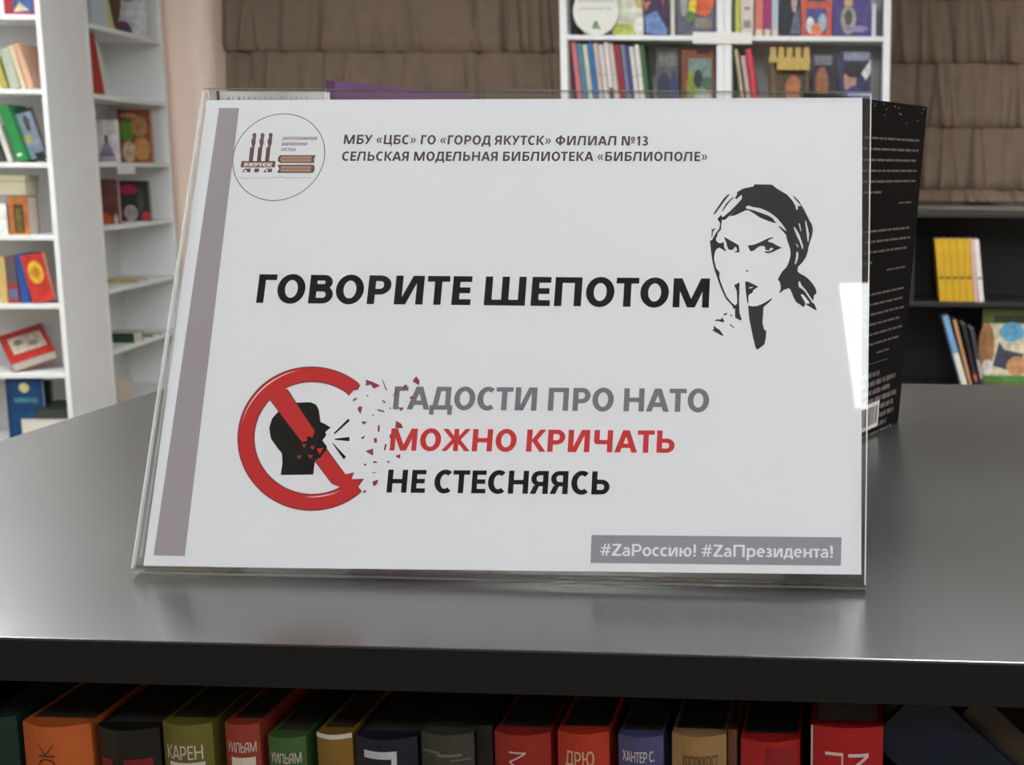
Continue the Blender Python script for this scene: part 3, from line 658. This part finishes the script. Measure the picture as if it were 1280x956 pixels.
def lyingbook(fr, base, px0, px1, ytop, col, label, dep=.02, d=.2, pages=(215, 213, 205)):
    x0, zt = fr.pix(px0, ytop, dep); x1, _ = fr.pix(px1, ytop, dep); hgt = zt-base; x1 = min(x1, -.025); wd = x1-x0
    t = thing('book', label, 'book', fr.M @ T(x0, dep, base+.0005)); m = mat(col, .5, .08, 40); c = min(.003, hgt/4)
    q = MB(); q.box(0, 0, 0, wd, d, c, m); q.box(0, 0, hgt-c, wd, d, hgt, m); q.box(0, c, c, .003, d, hgt-c, m); q.build('cover', t)
    q = MB(); q.box(.004, .004, c, wd-.004, d-.002, hgt-c, mat(pages, .9, .1, 200)); q.build('page_block', t)
    return t
# --- left bookcase contents (compartments from the top)
b = z1
for a in [
 (b[0], 'f', 3, 42, -14, 0, (150, 46, 56), 'red picture book with a blue cover panel, top compartment of the left bookcase', [('r', .3, .12, .95, 1, (60, 86, 140)), ('p', [(.3,.12),(.5,.5),(.8,.2)], (200, 190, 150))]),
 (b[1], 's', -2, 7, 72, -14, (170, 168, 88), 'yellow green leaning book, leftmost on the second shelf of the left bookcase', None),
 (b[1], 's', 9, 21, 62, -11, (172, 182, 166), 'pale green leaning book on the second shelf of the left bookcase', None),
 (b[1], 's', 23, 29, 58, -13, (214, 198, 160), 'thin cream leaning book between pale green and salmon ones', None),
 (b[1], 's', 31, 38, 56, -14, (206, 164, 138), 'salmon leaning book at the right of the second shelf, left bookcase', None),
 (b[2], 's', -6, 3, 160, -16, (60, 66, 60), 'dark grey leaning book left of the white spine, third shelf', None),
 (b[2], 's', 6, 12, 158, -14, (206, 206, 196), 'thin white leaning book left of the bright green one', None),
 (b[2], 's', 16, 29, 134, -15, (40, 134, 72), 'bright green leaning book on the third shelf of the left bookcase', [(.2, .1, .7, .14, (230, 230, 225))]),
 (b[4], 's', -4, 5, 321, 0, (206, 178, 108), 'cream yellow book at the left edge, above the red white volume', None),
 (b[4], 's', 7, 20, 321, -2, (150, 62, 62), 'grey and red striped book left of the blue one', [(.0, .45, 1, .98, (90, 84, 86)), (.1, .1, .9, .3, (90, 110, 150))]),
 (b[4], 's', 22, 33, 318, -3, (36, 84, 152), 'blue book beside the red one with a yellow disc', None),
 (b[6], 'f', 6, 52, 474, 0, (18, 66, 110), 'dark blue book with a round yellow emblem, lower left bookcase', [('e', .5, .86, .14, .08, (190, 186, 130)), ('r', .2, .62, .85, .7, (60, 120, 130)), ('r', 0, 0, .1, 1, (14, 50, 90))]),
]:
    shelfitem(U1, *a[:8], art=a[8] if len(a) > 8 else None)
shelfitem(U1, b[1], 'f', 22, 46, 66, 0, (176, 146, 74), 'ochre covered book behind the salmon one, left bookcase', dep=.2)
shelfitem(U1, b[2], 'f', 29, 55, 140, -14, (40, 48, 54), 'grey blue illustrated book in black edging, leaning by the green book', art=[('r', .08, .03, .97, .93, (126, 142, 160)), ('e', .6, .72, .14, .16, (70, 70, 66)), ('e', .45, .42, .25, .08, (170, 160, 110)), ('r', .5, .03, .95, .14, (30, 34, 40))], dep=.07)
shelfitem(U1, b[3], 'f', -8, 7, 254, 0, (220, 224, 222), 'white box at the far left under the cream one', name='box', cat='box', th=.1)
shelfitem(U1, b[3], 'f', 9, 34, 246, 0, (178, 108, 56), 'orange framed box on the fourth shelf of the left bookcase', art=[('r', .25, .06, .75, .8, (70, 56, 36)), ('r', .35, .1, .65, .7, (106, 96, 50))], name='box', cat='box', th=.09)
xx, _ = U1.pix(-10, 240, .03); x2, _ = U1.pix(32, 240, .03); zb = U1.pix(10, 244, .03)[1]
tb = thing('box', 'cream cardboard box lying on top of the orange framed box', 'box', U1.M @ T(xx, .03, zb))
q = MB(); q.box(0, 0, 0, x2-xx, .12, .085, mat((188, 184, 156), .7, .05)); q.build('box_body', tb, bev=.002)
q = MB(); q.box(-.003, -.003, .06, x2-xx+.003, .123, .088, mat((178, 172, 140), .7, .05)); q.build('box_lid', tb, bev=.002)
shelfitem(U1, b[4], 'f', 36, 64, 320, -10, (196, 58, 48), 'red book with a yellow disc on its cover, leaning in the left bookcase', art=[('e', .5, .62, .34, .24, (214, 178, 50)), ('e', .5, .62, .2, .13, (190, 130, 40))], dep=.02, th=.03)
# fallen red and white volume
def settle(t, base):
    bpy.context.view_layer.update()
    lo = min((t.matrix_world @ c.matrix_local @ Vector(v)).z for c in t.children for v in c.bound_box)
    t.matrix_world = T(0, 0, base+.001-lo) @ t.matrix_world
x0, _ = U1.pix(2, 460, .03)
tt = face_book('book', 'red and white thick book fallen aslant on the sixth shelf, left bookcase', U1.M @ T(x0+.05, .015, b[5]+.004) @ RX(R(-60)) @ RY(R(-34)), .185, .25, .045, (176, 44, 40), art=[('r', .15, .25, .9, .8, (186, 176, 158)), ('e', .35, .6, .1, .1, (120, 110, 100)), ('e', .65, .45, .12, .08, (130, 118, 104))])
settle(tt, b[5])
shelfitem(U1, b[6], 'f', 50, 62, 476, 0, (30, 52, 56), 'dark teal book behind the blue one with an emblem', dep=.15)
lyingbook(U1, b[6], 26, 84, 524, (206, 208, 196), 'white book lying flat at the bottom of the left bookcase')
lyingbook(U1, U1.pix(26, 524, .02)[1]+.001, 44, 83, 510, (34, 48, 44), 'dark green book lying on the white one, left bookcase', pages=(60, 66, 60))
# --- side bookcase contents
Y2 = (30, 117, 203, 284, 366, 446, 528)
def u2item(kind, px0, px1, ytop, iz, col, label, art=None, dz=.03, th=.02, lean=0, name='book', cat='book', d=.14, yaw=None):
    n = U2.M.to_3x3() @ Vector((0, 1, 0)); P0 = U2.M @ Vector((0, 0, 0))
    ym_ = Y2[iz]-8; Zf = (hit(px1, ym_, P0, n)-CAM).dot(AF); Z = Zf+dz
    A = CAM + ray(px0, ym_)*Z; yw = R(4) if yaw is None else yaw
    wd = (px1-px0)/F*Z
    zt = (CAM + ray((px0+px1)/2, ytop)*Z).z; hg = zt - z2[iz]
    Mx = T(A.x, A.y, z2[iz]+.0005) @ RZ(yw)
    if lean < 0: Mx = Mx @ RY(R(lean))
    if kind == 's': return spine_book(name, label, Mx, wd, hg, d, col, art=art, rnd=.05, cat=cat)
    return face_book(name, label, Mx, wd, hg, th, col, cat, None, art)
u2item('s', 111, 116, -20, 0, (178, 196, 204), 'pale blue book at the top left of the sideways bookcase', dz=.05)
u2item('s', 118, 124, -18, 0, (196, 188, 140), 'cream yellow book beside the pale blue one, sideways bookcase', dz=.05, lean=-8)
u2item('f', 136, 182, -25, 0, (196, 200, 204), 'white illustrated book with brown and orange shapes, top of the sideways bookcase', [('e', .1, .75, .26, .6, (96, 80, 50)), ('e', .55, .85, .34, .25, (186, 128, 52)), ('e', .35, .18, .2, .1, (120, 70, 84)), ('e', .5, .1, .1, .12, (90, 70, 100))], dz=.02)
u2item('s', 113, 117, 40, 1, (160, 54, 46), 'thin red book leaning in the second shelf, sideways bookcase', dz=.03, lean=-6, d=.1)
u2item('s', 118, 123, 42, 1, (100, 116, 160), 'thin blue book leaning beside the red one, sideways bookcase', dz=.045, lean=-7, d=.03)
u2item('s', 125, 131, 46, 1, (206, 206, 200), 'white patterned book leaning beside the thin blue one', [(.2, .1, .8, .5, (120, 120, 110)), (.1, .6, .6, .8, (150, 150, 160))], dz=.06, lean=-10, d=.05)
u2item('f', 119, 148, 150, 2, (206, 206, 206), 'white book with a small lilac figure on its cover', [('p', [(.12, .12), (.9, .12), (.62, .46), (.45, .46)], (150, 128, 158)), ('e', .52, .55, .08, .1, (120, 84, 70)), ('r', .1, .03, .9, .1, (150, 150, 176))], dz=.03)
u2item('f', 150, 190, 137, 2, (140, 76, 56), 'brown red book with green and tan blots on its cover', [('e', .25, .6, .22, .2, (92, 144, 52)), ('e', .65, .68, .26, .2, (170, 126, 84)), ('e', .7, .26, .26, .22, (190, 140, 82)), ('e', .3, .2, .2, .2, (196, 178, 150)), ('e', .35, .88, .26, .05, (190, 150, 110))], dz=.02)
u2item('f', 125, 150, 224, 3, (108, 66, 66), 'dull maroon book on the fourth shelf of the sideways bookcase', [('e', .3, .12, .3, .12, (190, 92, 44)), ('e', .8, .1, .1, .12, (190, 180, 170))], dz=.05)
u2item('f', 152, 188, 226, 3, (56, 56, 56), 'black book with a pink bow shape and red corner', [('e', .3, .78, .32, .14, (172, 50, 80)), ('e', .35, .2, .24, .2, (176, 166, 160)), ('e', .85, .1, .15, .14, (190, 50, 60)), ('e', .7, .5, .12, .3, (80, 84, 80))], dz=.02)
u2item('f', 129, 172, 349, 4, (178, 160, 96), 'low yellowish booklet lying on the fifth shelf, sideways bookcase', dz=.03, th=.1)
u2item('f', 134, 168, 416, 5, (44, 62, 50), 'dark green low stack of paper, sixth shelf of the sideways bookcase', dz=.03, th=.1)
u2item('f', 168, 192, 418, 5, (96, 100, 70), 'olive low stack beside the dark green one, sideways bookcase', dz=.03, th=.1)
u2item('f', 116, 134, 440, 5, (196, 142, 110), 'salmon booklet at the near corner of the sixth shelf', dz=.02, th=.01)
u2item('s', 142, 151, 476, 6, (186, 182, 168), 'pale upright book in the lowest visible shelf, sideways bookcase', dz=.05)
x0, zt = U2.pix(158, 204, -.004)
A = U2.M @ Vector((x0, -.006, z2[2]-.055))
tg_ = MB(); tg_.box(0, 0, 0, .2, .003, .055, mat((226, 228, 228), .5, .02)); o = tg_.build('shelf_label', None, U2.M @ T(x0-.12, -.012, z2[2]-.055)); tag(o, 'white label card clipped below the third shelf of the sideways bookcase', 'label')
# --- central white bookcase
A = aty(700, 60, 5.7); U3 = Fr((A.x, 5.7, 0), R(1.1))
xr3, _ = U3.pix(1113, 60); xm, _ = U3.pix(905, 60)
z3 = [U3.pix(800, y)[1] for y in (-45, 44, 134, 222, 310, 398)]
bookcase(U3, 'white bookcase standing before the blinds, left unit of the pair', 0, xm-.001, .28, z3, 1.5, WHT, WHB, up=.034)
bookcase(U3, 'white bookcase standing before the blinds, right unit of the pair', xm+.001, xr3, .28, z3, 1.5, WHT, WHB, up=.034)
L1, L2 = z3[1], z3[2]
# upper left compartment
shelfitem(U3, L1, 's', 713, 721, -20, 0, (36, 50, 66), 'navy book behind the left edge of the round white card', dep=.1)
shelfitem(U3, L1, 'f', 765, 803, -25, 0, (206, 210, 192), 'pale green flowered book beside the round white card', dep=.04,
   art=[('r', 0, .02, .75, .22, (176, 186, 90)), ('e', .85, .7, .1, .2, (120, 150, 110)), ('e', .9, .18, .2, .16, (222, 222, 220)), ('r', .8, .5, 1, .7, (196, 176, 110))])
shelfitem(U3, L1, 'f', 804, 836, -25, 0, (56, 44, 76), 'violet book with a pale blue bird shape, central bookcase', dep=.03,
   art=[('p', [(.05, .35), (.5, .45), (.95, .1), (.9, .02), (.1, .05)], (104, 130, 184)), ('p', [(0, .6), (.3, .62), (.1, .45)], (196, 120, 80)), ('r', .0, .85, .6, .9, (150, 90, 60)), ('p', [(.7, .9), (.95, 1), (.75, .5)], (180, 60, 70))])
shelfitem(U3, L1, 's', 838, 843, -30, 0, (206, 200, 190), 'thin cream book standing between the violet and orange covers', dep=.01)
shelfitem(U3, L1, 'f', 845, 894, -25, 0, (90, 92, 108), 'orange and yellow children picture book, central bookcase', dep=.02,
   art=[('e', .7, .75, .3, .4, (206, 86, 40)), ('p', [(.3, .4), (.42, 1), (.55, 1), (.5, .42)], (220, 200, 40)), ('e', .72, .78, .08, .1, (226, 150, 120)), ('r', .0, .8, .25, 1, (180, 40, 60)), ('e', .35, .35, .12, .1, (80, 120, 60)), ('r', .48, .14, .9, .32, (130, 124, 110)), ('e', .2, .55, .1, .2, (150, 150, 150))])
tc_ = thing('round_card', 'round white card with faint handwriting and a green sprig, central bookcase', 'card')
cx_, cz_ = U3.pix(743.5, 12, -.004); rc_ = U3.pix(772, 12, -.004)[0]-cx_
tc_.matrix_world = U3.M @ T(cx_, -.004+.02, L1)
cz_ = L1+rc_+.001
q = MB(); n = 40
q.add([(rc_*math.cos(2*PI*i/n), 0, cz_-L1+rc_*math.sin(2*PI*i/n)) for i in range(n)]+[(rc_*math.cos(2*PI*i/n), .004, cz_-L1+rc_*math.sin(2*PI*i/n)) for i in range(n)],
      [tuple(range(n)), tuple(range(2*n-1, n-1, -1))]+[(i, (i+1) % n, n+(i+1) % n, n+i) for i in range(n)], mat((224, 226, 220), .6, .02)); q.build('card_disc', tc_)
q = MB(); q.k = 1; gm = mat((96, 150, 96), .6, .1); gy = mat((170, 172, 160), .6, .1)
for (a_, b_, c_, d_) in ((0, .45, .18, .3), (-.1, .35, .1, .16), (.14, .32, .1, .14)):
    q.poly([(rc_*(a_+c_*math.cos(t_*PI/6)*.6), -.0005-abs(a_)*.001, rc_*(b_+d_*math.sin(t_*PI/6)*.6)) for t_ in range(12)], gm)
q.build('green_sprig', tc_); q = MB(); q.k = 1
rr_ = random.Random(5)
for row_ in (1.42, 1.1):
    x = -.75
    while x < .7:
        L = rr_.uniform(.08, .26); q.poly([(rc_*x, -.0006, rc_*row_), (rc_*(x+L), -.0006, rc_*(row_+.02)), (rc_*(x+L), -.0006, rc_*(row_+.08)), (rc_*x, -.0006, rc_*(row_+.05))], gy); x += L+.04
q.build('card_print', tc_)
# upper right compartment
for a in [(916, 919, -20, (70, 84, 60), 'thin dark green book at the left of the upper right compartment'), (919.5, 925, -20, (196, 196, 80), 'yellow spined book beside the thin dark green one'),
          (926, 942, -20, (206, 200, 194), 'white flower patterned book in the upper right compartment'), (944, 954, -20, (206, 120, 110), 'salmon pink book right of the white flowered one'),
          (955, 964, -20, (160, 50, 110), 'magenta book in the upper right compartment'), (965, 973, -20, (176, 190, 206), 'pale blue book right of the magenta one')]:
    shelfitem(U3, L1, 's', a[0], a[1], a[2], 0, a[3], a[4], dep=.01, art=[(.2, .15, .8, .3, (140, 134, 128)), (.3, .5, .7, .56, (150, 120, 120))] if a[0] == 926 else ([(.1, 0, .9, .13, (214, 206, 190))] if a[0] > 940 else None))
shelfitem(U3, L1, 'f', 975, 1001, -25, 0, (38, 42, 50), 'black book with a pale faced figure, upper right compartment', dep=.02, art=[('e', .7, .62, .14, .2, (176, 150, 150)), ('p', [(.5, .05), (1, .05), (.95, .5), (.7, .4)], (90, 100, 116))])
shelfitem(U3, L1, 'f', 1002, 1040, -25, 0, (196, 88, 72), 'red framed picture book with winter figures', dep=.02, art=[('r', .18, .62, .82, .98, (50, 60, 86)), ('r', .16, .06, .84, .5, (70, 76, 130)), ('e', .3, .2, .13, .15, (206, 210, 214)), ('e', .7, .25, .14, .16, (150, 176, 196)), ('e', .5, .12, .18, .12, (214, 130, 90)), ('r', .1, .86, .9, .92, (150, 170, 190))])
shelfitem(U3, L1, 'f', 1041, 1089, -25, 0, (76, 66, 126), 'violet book with a yellow haired figure, upper right compartment', dep=.02, art=[('e', .42, .62, .11, .14, (190, 160, 110)), ('e', .42, .3, .2, .26, (150, 150, 130)), ('e', .42, .34, .1, .14, (70, 76, 66)), ('e', .3, .88, .35, .12, (90, 160, 130)), ('e', .65, .14, .3, .06, (140, 130, 170))])
shelfitem(U3, L1, 's', 1090, 1095, 5, 0, (206, 210, 220), 'narrow white book against the right side of the central bookcase', dep=.02)
# lower left: leaning spines
x = 715.5
for i, (w_, col, lab) in enumerate([(7, (196, 110, 120), 'pink book, first of the row leaning left in the central bookcase'), (6, (70, 130, 160), 'teal book, second of the row leaning left'), (6, (196, 196, 176), 'cream book leaning between teal and blue ones'),
      (6, (46, 110, 170), 'bright blue book leaning beside the cream one'), (6, (186, 176, 168), 'grey white book, fifth of the leaning row'), (6, (206, 196, 192), 'off white book, sixth of the leaning row'), (6, (214, 204, 204), 'pinkish white book with a black label at its foot'),
      (5, (200, 190, 186), 'white book just left of the dark red one'), (8, (140, 44, 50), 'dark red book in the leaning row of the central bookcase'), (5, (110, 124, 150), 'grey blue book right of the dark red one'), (4, (76, 62, 130), 'thin violet book in the leaning row'),
      (6, (206, 204, 196), 'white book right of the thin violet one'), (6, (214, 212, 204), 'white book second from the right of the leaning row'), (5, (60, 100, 66), 'green book ending the leaning row')]):
    art = [(.1, .04, .9, .3, (50, 50, 50))] if i == 6 else ([(.2, .5, .8, .52, (120, 120, 120))] if i in (4, 5, 7, 11, 12) else None)
    xx_, _ = U3.pix(x+w_*.94, 60, .03)
    shelfitem(U3, L2, 's', x+6, x+6+w_*.92, 53+(i % 3)*1.5+(3 if i > 8 else 0), -6-(i % 2)*.01, col, lab, art, dep=.03); x += w_*1.04+.45
shelfitem(U3, L2, 'f', 820, 848, 60, 0, (96, 98, 100), 'grey book with dark figures, central bookcase', dep=.12, art=[('e', .35, .3, .3, .3, (52, 58, 72)), ('e', .8, .3, .2, .34, (60, 66, 104)), ('r', .1, .7, .9, .95, (120, 118, 116))])
shelfitem(U3, L2, 'f', 852, 893, 62, 0, (124, 66, 44), 'brown framed book with a green field on its cover', dep=.06, art=[('r', .2, .05, .92, .85, (110, 134, 126)), ('e', .35, .35, .2, .3, (120, 140, 50)), ('e', .5, .5, .14, .16, (40, 44, 46)), ('e', .78, .42, .2, .12, (70, 100, 70)), ('e', .65, .18, .26, .14, (170, 176, 170)), ('r', .45, .93, .85, .99, (40, 30, 30))])
# lower right
for a in [(919, 923, 62, (186, 176, 140), 'thin cream book leaning left below the long label'), (926, 931, 70, (196, 170, 170), 'pale pink book leaning between cream and red ones'), (933, 940, 62, (196, 60, 76), 'red book leaning at the left of the lower right compartment')]:
    shelfitem(U3, L2, 's', a[0]+9, a[1]+9, a[2], -8, a[3], a[4], dep=.03)
shelfitem(U3, L2, 'f', 961, 1013, 76, 0, (86, 70, 52), 'brown book partly covered by the yellow wooden castle', dep=.1, art=[('e', .6, .4, .2, .3, (170, 110, 70)), ('r', .08, 0, .18, .9, (120, 100, 70)), ('e', .85, .35, .1, .3, (60, 66, 50))])
shelfitem(U3, L2, 'f', 1015, 1047, 66, 0, (44, 46, 56), 'dark book with a brown face and grey title band', dep=.06, art=[('e', .4, .45, .26, .3, (140, 92, 60)), ('r', .1, .78, .8, .95, (110, 112, 120))])
shelfitem(U3, L2, 'f', 1049, 1089, 64, 0, (50, 54, 84), 'navy book with a dark bearded man in a blue shirt', dep=.05, art=[('e', .35, .5, .2, .24, (170, 128, 120)), ('e', .45, .68, .3, .14, (40, 30, 36)), ('p', [(.05, 0), (.95, 0), (.9, .26), (.5, .42), (.15, .3)], (60, 54, 120)), ('r', .15, .84, .95, .98, (130, 134, 150)), ('p', [(.7, .62), (1, .86), (1, .64), (.85, .5)], (200, 204, 200))])
# small wooden fretwork figure: battlements over a lettered plank, standing before the brown book
cs = thing('wooden_castle', 'yellow wooden fretwork ornament with five points over a plank, central bookcase', 'ornament')
xa, za = U3.pix(961, 58, .06); xb, zb_ = U3.pix(1013, 87, .06)
cs.matrix_world = U3.M @ T(xa, .06, L2); ym = mat((190, 164, 92), .6, .15, 60); wx = xb-xa; H0 = za-L2; H1 = zb_-L2
q = MB(); q.box(0, 0, H0-.075, wx, .01, H0-.052, ym); q.build('plank', cs)
for i in range(5):
    q = MB(); c0 = wx*(.1+.2*i)
    q.poly([(c0-wx*.08, 0, H0-.052), (c0+wx*.08, 0, H0-.052), (c0+wx*.06, 0, H0-.03), (c0+wx*.075, 0, H0-.015), (c0+wx*.03, 0, H0), (c0-wx*.03, 0, H0), (c0-wx*.075, 0, H0-.015), (c0-wx*.06, 0, H0-.03)], ym)
    q.box(c0-wx*.07, .0005, H0-.052, c0+wx*.07, .009, H0-.006, ym); q.build('figure', cs)
q = MB(); q.box(wx*.2, -.003, H1-.002, wx*.98, .006, H0-.076, ym); q.build('letter_plank', cs)
for i in (0.06, .9):
    q = MB(); q.box(wx*i, .002, 0, wx*(i+.05), .008, H0-.075, mat((110, 90, 60), .6, .1)); q.build('post', cs)
xa, za = U3.pix(866, 40, -.01); xb, zb_ = U3.pix(940, 55, -.01)
q = MB(); q.box(0, 0, 0, xb-xa, .008, za-zb_, mat((226, 226, 222), .5, .02)); o = q.build('shelf_label', None, U3.M @ T(xa, -.012, zb_), bev=.002); tag(o, 'long white label plate across the middle upright of the central bookcase', 'label')
# --- blinds and window
gl = mat((70, 76, 84), .2, .1, 2)
def wrinkle(rng, W):
    L = [(rng.uniform(0, W), rng.uniform(-.1, .1), rng.uniform(.007, .026), rng.uniform(.010, .032)*rng.choice((1, 1, -1))) for _ in range(int(W*16))]
    return lambda x, v: sum(a*math.exp(-((x-c-s*(v-.5)*.5)/w_)**2)*(.35+.65*v) for c, s, w_, a in L)
fab = mat((130, 114, 99), .9, .08, 14, .2, .3)
def blind(label, xl, xr, y, zseams, seed):
    t = thing('roman_blind', label, 'blind', T(xl, y, zseams[-1])); W_ = xr-xl; rng = random.Random(seed); z0 = zseams[-1]
    for k_ in range(len(zseams)-1):
        zt, zb = zseams[k_], zseams[k_+1]; f_ = wrinkle(rng, W_); NXX = int(W_*150); NZ_ = 10
        q = MB(); vs = []
        for j in range(NZ_+1):
            v = j/NZ_
            for i in range(NXX+1):
                x = W_*i/NXX; yy = -.012-.035*v**1.6 - f_(x, v)
                if j == NZ_: yy += .03
                vs.append((x, yy, zt+(zb-zt)*v-z0 + (.0 if j < NZ_ else .002)))
        q.add(vs, [(j*(NXX+1)+i, (j+1)*(NXX+1)+i, (j+1)*(NXX+1)+i+1, j*(NXX+1)+i+1) for j in range(NZ_) for i in range(NXX)], fab)
        q.k = 1; q.build('fabric_fold', t, smooth=True)
    q = MB(); q.box(0, -.02, -.012, W_, -.004, .004, mat((112, 100, 88), .8, .05)); q.build('hem_bar', t)
    return t
YW = 6.66
def zz(px, py): return aty(px, py, YW).z
xl_ = aty(287, 60, YW).x; xm_ = aty(905, 60, YW).x
zl = [1.98]+[zz(500, y) for y in (-97, -16, 65.5, 146, 227, 308)]
blind('brown pleated roman blind between the peach pier and the central bookcase', px_r+.01, aty(905, 60, YW).x-.02, YW, zl, 11)
zr = [1.98]+[zz(1200, y) for y in (-79, 0, 79.3, 159.3, 236.5, 253)]
blind('brown roman blind with deep creases at the right, above the black bookcase', aty(905, 60, YW).x+.02, X1-.35, YW, zr, 23)
q = MB(); q.box(px_r+.02, 6.735, .02, X1-.3, Y1+.01, 1.9, gl); struct(q.build('window_1'))
q = MB(); q.box(px_r+.005, 6.6, zr[-1]-.055, X1-.1, Y1, zr[-1]-.016, mat((128, 122, 112), .6, .04)); struct(q.build('trim_1', bev=.003))
# --- black bookcase on the right
YD = 4.5
A = aty(1128, 268, YD); U4 = Fr((A.x-.35, YD, 0), R(1.1))
zt4 = U4.pix(1200, 266)[1]
z4 = [U4.pix(1200, y)[1] for y in (378, 490, 600)]
DK = mat((30, 31, 32), .45, .06, 40)
d4 = bookcase(U4, 'low black bookcase in front of the right hand window', 0, 1.75, .34, z4, zt4, DK, mat((24, 24, 25), .6, .05), th=.018, up=.018)
xd = U4.pix(1141, 300)[0]
q = MB(); q.box(xd-.009, .002, z4[0], xd+.009, .33, zt4-.018, DK); q.build('divider', d4, T(0, 0, -FLOOR))
x = 1172.0
for i in range(5):
    x0_ = x
    shelfitem(U4, z4[0], 's', x0_+5, x0_+13.2, 299, -6, (188, 150, 34), ['yellow magazine, leftmost of the stack in the black bookcase', 'yellow magazine, second from the left in the black bookcase', 'yellow magazine in the middle of the yellow stack', 'yellow magazine, fourth in the stack in the black bookcase', 'yellow magazine next to the white pink ones'][i],
              art=[(.1, .36, .9, .4, (90, 70, 30)), (.0, .955, 1, 1, (190, 150, 30))], group='yellow magazines in the black bookcase', name='magazine', cat='magazine', dep=.02); x += 8.7
shelfitem(U4, z4[0], 's', x+5.2, x+10, 299, -6, (196, 160, 150), 'pale pink magazine right of the yellow stack', name='magazine', cat='magazine', dep=.02)
shelfitem(U4, z4[0], 's', x+11, x+17, 300, -6.5, (212, 206, 204), 'white magazine at the right end of the yellow stack', name='magazine', cat='magazine', dep=.02, art=[(.1, .36, .9, .4, (120, 110, 110))])
for i, (x0_, w_, col, lab) in enumerate([(1207, 7, (110, 150, 190), 'light blue and white book leaning steeply in the black bookcase'), (1216, 4, (176, 130, 90), 'thin tan book leaning beside the light blue one'), (1223, 5, (36, 36, 40), 'black book leaning third in the black bookcase'), (1230, 5, (60, 60, 66), 'dark grey book leaning against the picture book')]):
    shelfitem(U4, z4[1], 's', x0_, x0_+w_, 396+i*5, -17+i*1.5, col, lab, dep=.02, art=[(.0, .0, 1, .5, (206, 204, 192))] if i == 0 else ([(.2, .2, .8, .5, (170, 160, 150))] if i == 3 else ([(.1, .15, .9, .25, (170, 90, 60))] if i == 2 else None)))
shelfitem(U4, z4[1], 'f', 1229, 1300, 386, 0, (96, 110, 60), 'large picture book with blue sky and brown animals, black bookcase', dep=.06, art=[('r', .02, .18, 1, .82, (196, 186, 160)), ('e', .52, .72, .22, .12, (90, 156, 190)), ('e', .08, .55, .14, .28, (150, 104, 66)), ('p', [(.2, .3), (.6, .22), (.75, .45), (.4, .5), (.3, .6)], (60, 62, 80)), ('e', .62, .3, .18, .12, (176, 130, 90)), ('e', .1, .28, .1, .1, (206, 196, 190)), ('r', 0, .1, 1, .17, (80, 130, 60)), ('r', .2, .84, 1, .92, (50, 60, 44))])
